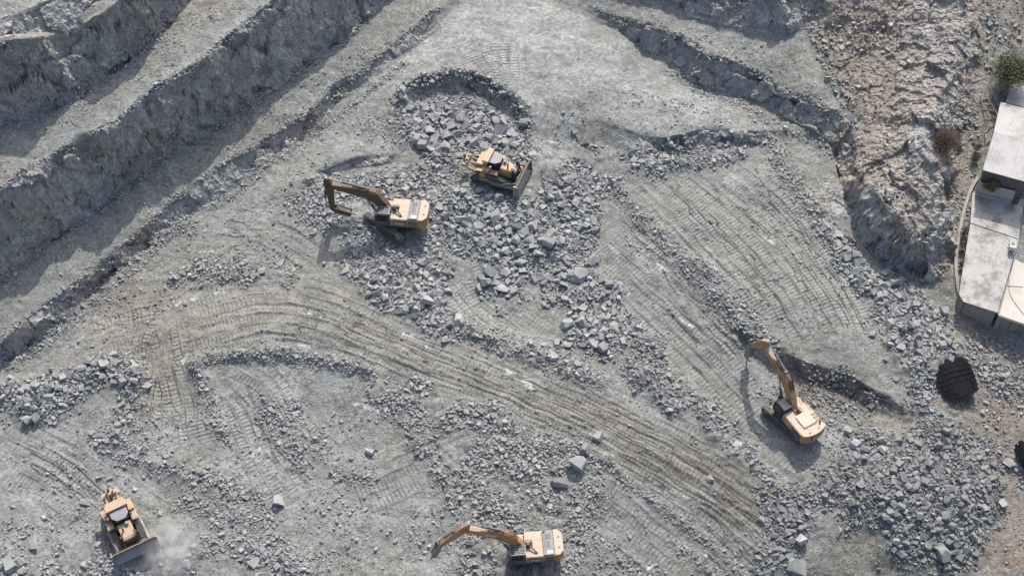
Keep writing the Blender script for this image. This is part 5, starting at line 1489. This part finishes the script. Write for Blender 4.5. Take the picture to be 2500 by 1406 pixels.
# low concrete yard wall along the gully
WL = [(2388, 432), (2368, 468), (2349, 534), (2338, 600), (2334, 640), (2338, 690), (2344, 724)]
gq = drop([q[0] for q in WL], [q[1] for q in WL])
top = [P3(x, y, float(g_[2]) + .45) for (x, y), g_ in zip(WL, gq)]
cp = catmull(np.array([p[:] for p in top]), 5); m = MB(); rings = []
for i, p in enumerate(cp):
    d = cp[min(i + 1, len(cp) - 1)] - cp[max(i - 1, 0)]; n = Vector((-d[1], d[0], 0)).normalized() * .17; p = Vector(p)
    rings.append([m.bm.verts.new(q) for q in (p + n, p - n, p - n - Vector((0, 0, 1.8)), p + n - Vector((0, 0, 1.8)))])
for a, b in zip(rings[:-1], rings[1:]):
    for k in range(4): m.bm.faces.new((a[k], a[(k + 1) % 4], b[(k + 1) % 4], b[k]))
m.bm.faces.new(rings[0]); m.bm.faces.new(rings[-1][::-1])
wo = m.obj("yard_wall", "concrete"); wo["label"] = "low curved concrete wall between the gully and stained shed"; wo["category"] = "wall"
# timber frame leaning by the upper shed
fp = drop([2418], [275])[0]
tf = thing("timber_frame", "broken timber frame against the upper white shed", "frame", (fp[0], fp[1], ground(fp[0], fp[1])[0] + .5), R(8))
for k in range(4):
    MB().box((-1.0, -1.4 + k * .95, -.06), (1.1, -1.32 + k * .95, .06), 0, (.1, .3, .12 * (k - 1.5))).obj("rail", "wood", tf)
for x in (-.9, .1, .95):
    MB().box((x - .05, -1.5, .07), (x + .05, 1.6, .16), 0, (.05, .3 * 0, .1)).obj("stile", "wood", tf)
for k, (x, y, a, l) in enumerate([(2412, 318, .9, 2.0), (2405, 332, 1.3, 1.6), (2418, 345, .5, 1.8)]):
    q = drop([x], [y])[0]
    o = MB().box((-l / 2, -.08, 0), (l / 2, .08, .07), .01).obj("plank", "wood", None, (q[0], q[1], ground(q[0], q[1])[0] + .15), a)
    o["label"] = ["loose grey plank nearest the timber frame", "steeply turned loose plank on brown soil beside the shed", "loose plank touching the shed's left side"][k]; o["category"] = "plank"; o["group"] = "loose planks by the upper shed"
# folded black rubber mats
def mat_pile(label, px, py, lx_, ly_, rz, hgt, seed):
    q = drop([px], [py])[0]; z0 = ground(q[0], q[1])[0]
    r_ = np.random.default_rng(seed)
    m = MB(); nx, ny = 13, 9
    for i in range(nx):
        for j in range(ny):
            if (i in (0, nx - 1) or j in (0, ny - 1)) and r_.random() < .16: continue
            u, v = (i + .5) / nx * 2 - 1, (j + .5) / ny * 2 - 1
            edge = 1 - .22 * abs(v) ** 3 - .06 * r_.random()
            x, y = u * lx_ / 2 * edge + .18 * v, v * ly_ / 2 * (1 - .18 * abs(u) ** 2)
            h = hgt * max(0, 1 - .55 * u * u - .6 * v * v) + .10 * math.sin(4.3 * u + seed) + .12 * math.sin(3.1 * v + 2 * seed) + .04 * r_.random()
            sx, sy = lx_ / nx * .53, ly_ / ny * .55
            m.box((-sx, -sy, -.06), (sx, sy, .06), .0, ((.9 * v * hgt / ly_ * 2) * -1 + r_.normal() * .035, 1.1 * u * hgt / lx_ * 2 + r_.normal() * .035, r_.normal() * .03), (x, y, h + .35))
    o = m.obj("rubber_mat", "rubber", None, (q[0], q[1], z0), rz)
    o["label"] = label; o["category"] = "rubber mat"; o["group"] = "black rubber mats"
    return o


mat_pile("folded black rubber mat draped over rocks below the sheds", 2326, 924, 4.6, 5.6, R(20), .5, 3)
mat_pile("black rubber mat cut off by the right edge of the view", 2502, 1118, 2.0, 3.6, R(14), .6, 8)


# ------------------------------------------------------------------ plants
def leaf_mat(name, a, b):
    g = NT(name)
    oi = g.attr("tone")
    c = g.mix(oi, a, b)
    g.b.inputs["Subsurface Weight"].default_value = 0
    return g.done(c, None, .7)


M["leaf"] = leaf_mat("greygreen_leaves", (.085, .105, .045), (.20, .215, .115)); M["dryleaf"] = leaf_mat("dry_leaves", (.10, .08, .045), (.22, .175, .10)); M["twig"] = leaf_mat("dry_twigs", (.13, .095, .075), (.24, .18, .145)); M["bark"] = plaster("bark", (.16, .125, .095))


def foliage(name, mat, parent, n, rad, centre, seed, size, clumps=26):
    r_ = np.random.default_rng(seed)
    cl = r_.normal(size=(clumps, 3)); cl /= np.linalg.norm(cl, axis=1)[:, None]; cl *= (r_.random((clumps, 1)) ** .4) * np.array(rad) * .8
    k = r_.integers(clumps, size=n)
    p = cl[k] + r_.normal(size=(n, 3)) * np.array(rad) * .17 + np.array(centre)
    a = r_.normal(size=(n, 3)); a /= np.linalg.norm(a, axis=1)[:, None]; b = np.cross(a, r_.normal(size=(n, 3))); b /= np.linalg.norm(b, axis=1)[:, None]
    l = size * (.6 + .8 * r_.random((n, 1)))
    V = np.stack([p - a * l, p + b * l * .28, p + a * l, p - b * l * .28], 1).reshape(-1, 3)
    me = bpy.data.meshes.new(name); me.from_pydata(V.tolist(), [], np.arange(4 * n).reshape(n, 4).tolist()); me.update()
    tn = r_.random(clumps)
    set_attr(me, "tone", np.clip(tn[k] * .7 + .3 * r_.random(n), 0, 1)); me.materials.append(M[mat])
    o = bpy.data.objects.new(name, me); COL.objects.link(o); o.parent = parent
    return o


def plant_at(name, label, cat, px, py, group=None, dz=0.0):
    q = drop([px], [py])[0]
    return thing(name, label, cat, (q[0], q[1], float(ground(q[0], q[1])[0]) + dz), 0, group)


tr = plant_at("acacia_tree", "grey green feathery tree at the upper right edge behind the sheds", "tree", 2455, 215)
tb = MB().tube([(0, 0, -.4), (.1, .05, .8), (.0, .1, 1.8)], .14, 8)
for k in range(9):
    a = k * .7; tb.tube([(0, .05, .9 + .08 * k), (.6 * math.cos(a), .6 * math.sin(a), 1.7 + .05 * k), (1.5 * math.cos(a), 1.5 * math.sin(a), 2.6)], .05, 5)
tb.obj("trunk", "bark", tr)
foliage("crown", "leaf", tr, 6500, (2.7, 2.4, 1.9), (0, .1, 2.5), 4, .15, 70)


def twigs(name, parent, n, rad, hgt, seed, mat="twig"):
    r_ = np.random.default_rng(seed); V, F, T = [], [], []
    for k in range(n):
        a = r_.random() * 6.283; sp = rad * math.sqrt(r_.random()); base = r_.normal(size=2) * .18 * rad
        tip = np.array([base[0] + sp * math.cos(a), base[1] + sp * math.sin(a), hgt * (1.1 - .5 * (sp / rad) ** 2) * (.6 + .5 * r_.random())])
        mid = np.array([base[0] * 1 + .4 * (tip[0] - base[0]), base[1] + .4 * (tip[1] - base[1]), tip[2] * .6]) + r_.normal(size=3) * .1
        p0 = np.array([base[0], base[1], -.1]); side = np.array([-math.sin(a), math.cos(a), 0]) * .022; up = np.array([0, 0, .022])
        i = len(V)
        for q, w_ in ((p0, 1.0), (mid, .8), (tip, .3)):
            V += [(q + side * w_).tolist(), (q - side * w_).tolist(), (q + up * w_).tolist()]
        for s_ in (0, 3):
            for e in range(3):
                F.append((i + s_ + e, i + s_ + (e + 1) % 3, i + s_ + 3 + (e + 1) % 3, i + s_ + 3 + e))
        T += [r_.random()] * 6
    me = bpy.data.meshes.new(name); me.from_pydata(V, [], F); me.update(); set_attr(me, "tone", T); me.materials.append(M[mat])
    o = bpy.data.objects.new(name, me); COL.objects.link(o); o.parent = parent
    return o


db = plant_at("dry_shrub", "leafless reddish brown thorn shrub on the slope left of the white shed", "shrub", 2302, 362)
twigs("branches", db, 900, 2.1, 1.9, 6)
gb = plant_at("green_shrub", "half dry shrub growing over the edge of the stained shed's roof", "shrub", 2408, 492, None, 2.2)
foliage("leaves", "leaf", gb, 1500, (1.2, .9, .8), (0, 0, .7), 9, .13, 26); twigs("branches", gb, 160, 1.3, 1.2, 10)
for k, (x, y, s_) in enumerate([(2352, 575, .8), (2348, 610, .6), (2378, 398, .7), (2384, 372, .6), (2345, 655, .5)]):
    t = plant_at("dry_shrub", ["larger dry tuft behind the curved yard wall", "small dry tuft just below the larger one at the yard wall", "dry tuft at the upper end of the yard wall", "dry tuft beside the white shed's lower corner", "lowest dry tuft along the curved yard wall"][k], "shrub", x, y, "dry tufts by the yard wall", .4)
    foliage("leaves", "dryleaf", t, 260, (s_, s_, s_ * .6), (0, 0, .3), 20 + k, .11, 9); twigs("branches", t, 60, s_, .7, 30 + k)


# ------------------------------------------------------------------ dust thrown up by the machines
def dust(label, px, py, size, dens, seed):
    q = drop([px], [py])[0]; z0 = float(ground(q[0], q[1])[0])
    bm = bmesh.new(); bmesh.ops.create_icosphere(bm, subdivisions=3, radius=1.0)
    for v in bm.verts:
        f = 1 + .5 * float(vnoise3(np.array([v.co.x * 1.3 + seed]), np.array([v.co.y * 1.3]), np.array([v.co.z * 1.3]), seed)[0])
        v.co = Vector((v.co.x * size[0] * f, v.co.y * size[1] * f, max(v.co.z, -.25) * size[2] * f))
    me = bpy.data.meshes.new("dust"); bm.to_mesh(me); bm.free()
    m = bpy.data.materials.new("dust_haze"); m.use_nodes = True; nt = m.node_tree; nt.nodes.remove(nt.nodes["Principled BSDF"])
    pv = nt.nodes.new("ShaderNodeVolumePrincipled"); pv.inputs["Color"].default_value = (.96, .96, .95, 1); pv.inputs["Anisotropy"].default_value = .2
    tc = nt.nodes.new("ShaderNodeTexCoord"); no = nt.nodes.new("ShaderNodeTexNoise"); no.inputs["Scale"].default_value = .9; no.inputs["Detail"].default_value = 3
    ln = nt.nodes.new("ShaderNodeVectorMath"); ln.operation = 'LENGTH'; sc_ = nt.nodes.new("ShaderNodeVectorMath"); sc_.operation = 'DIVIDE'; sc_.inputs[1].default_value = size
    nt.links.new(tc.outputs["Object"], sc_.inputs[0]); nt.links.new(sc_.outputs[0], ln.inputs[0]); nt.links.new(tc.outputs["Object"], no.inputs["Vector"])
    fall = nt.nodes.new("ShaderNodeMapRange"); fall.inputs[1].default_value = 1.0; fall.inputs[2].default_value = .25; fall.inputs[3].default_value = 0; fall.inputs[4].default_value = 1
    nt.links.new(ln.outputs["Value"], fall.inputs[0])
    nr = nt.nodes.new("ShaderNodeMapRange"); nr.inputs[1].default_value = .38; nr.inputs[2].default_value = .68; nt.links.new(no.outputs["Fac"], nr.inputs[0])
    mu = nt.nodes.new("ShaderNodeMath"); mu.operation = 'MULTIPLY'; nt.links.new(fall.outputs[0], mu.inputs[0]); nt.links.new(nr.outputs[0], mu.inputs[1])
    m2 = nt.nodes.new("ShaderNodeMath"); m2.operation = 'MULTIPLY'; nt.links.new(mu.outputs[0], m2.inputs[0]); m2.inputs[1].default_value = dens
    nt.links.new(m2.outputs[0], pv.inputs["Density"]); nt.links.new(pv.outputs[0], nt.nodes["Material Output"].inputs["Volume"])
    me.materials.append(m)
    o = bpy.data.objects.new("dust", me); COL.objects.link(o); o.location = (q[0], q[1], z0 + .5)
    o["kind"] = "stuff"; o["label"] = label; o["category"] = "dust"


dust("pale dust rising beside the lower bulldozer's blade", 418, 1338, (3.8, 4.2, 2.4), 1.15, 2)
dust("thin dust under the upper excavator's breaker", 872, 530, (2.6, 1.8, 1.3), 1.3, 5)
dust("thin dust drifting right of the upper bulldozer's blade", 1335, 400, (2.6, 3.6, 1.6), .8, 9)
# ------------------------------------------------------------------ daylight
SUN_EL, SUN_AZ = R(52), R(11)             # azimuth clockwise from +Y (away from the camera)
sd = bpy.data.lights.new("sun", 'SUN'); sd.energy = 2.9; sd.angle = R(.55); sd.color = (1.0, .955, .89)
so = bpy.data.objects.new("sun", sd); COL.objects.link(so)
to_sun = Vector((math.sin(SUN_AZ) * math.cos(SUN_EL), math.cos(SUN_AZ) * math.cos(SUN_EL), math.sin(SUN_EL)))
so.rotation_euler = to_sun.to_track_quat('Z', 'Y').to_euler()
so.location = to_sun * 200
w = bpy.data.worlds.new("World"); scene.world = w; w.use_nodes = True
wt = w.node_tree; sky = wt.nodes.new("ShaderNodeTexSky"); sky.sky_type = 'NISHITA'; sky.sun_disc = False
sky.sun_elevation = SUN_EL; sky.sun_rotation = SUN_AZ; sky.dust_density = 4.0; sky.air_density = .8
bg = wt.nodes["Background"]; bg.inputs["Strength"].default_value = .15
wt.links.new(sky.outputs[0], bg.inputs[0])
scene.view_settings.view_transform = 'Standard'; scene.view_settings.look = 'None'; scene.view_settings.exposure = 0.42; scene.view_settings.gamma = 1.0
scene.cycles.max_bounces = 6; scene.cycles.diffuse_bounces = 4; scene.cycles.volume_bounces = 4
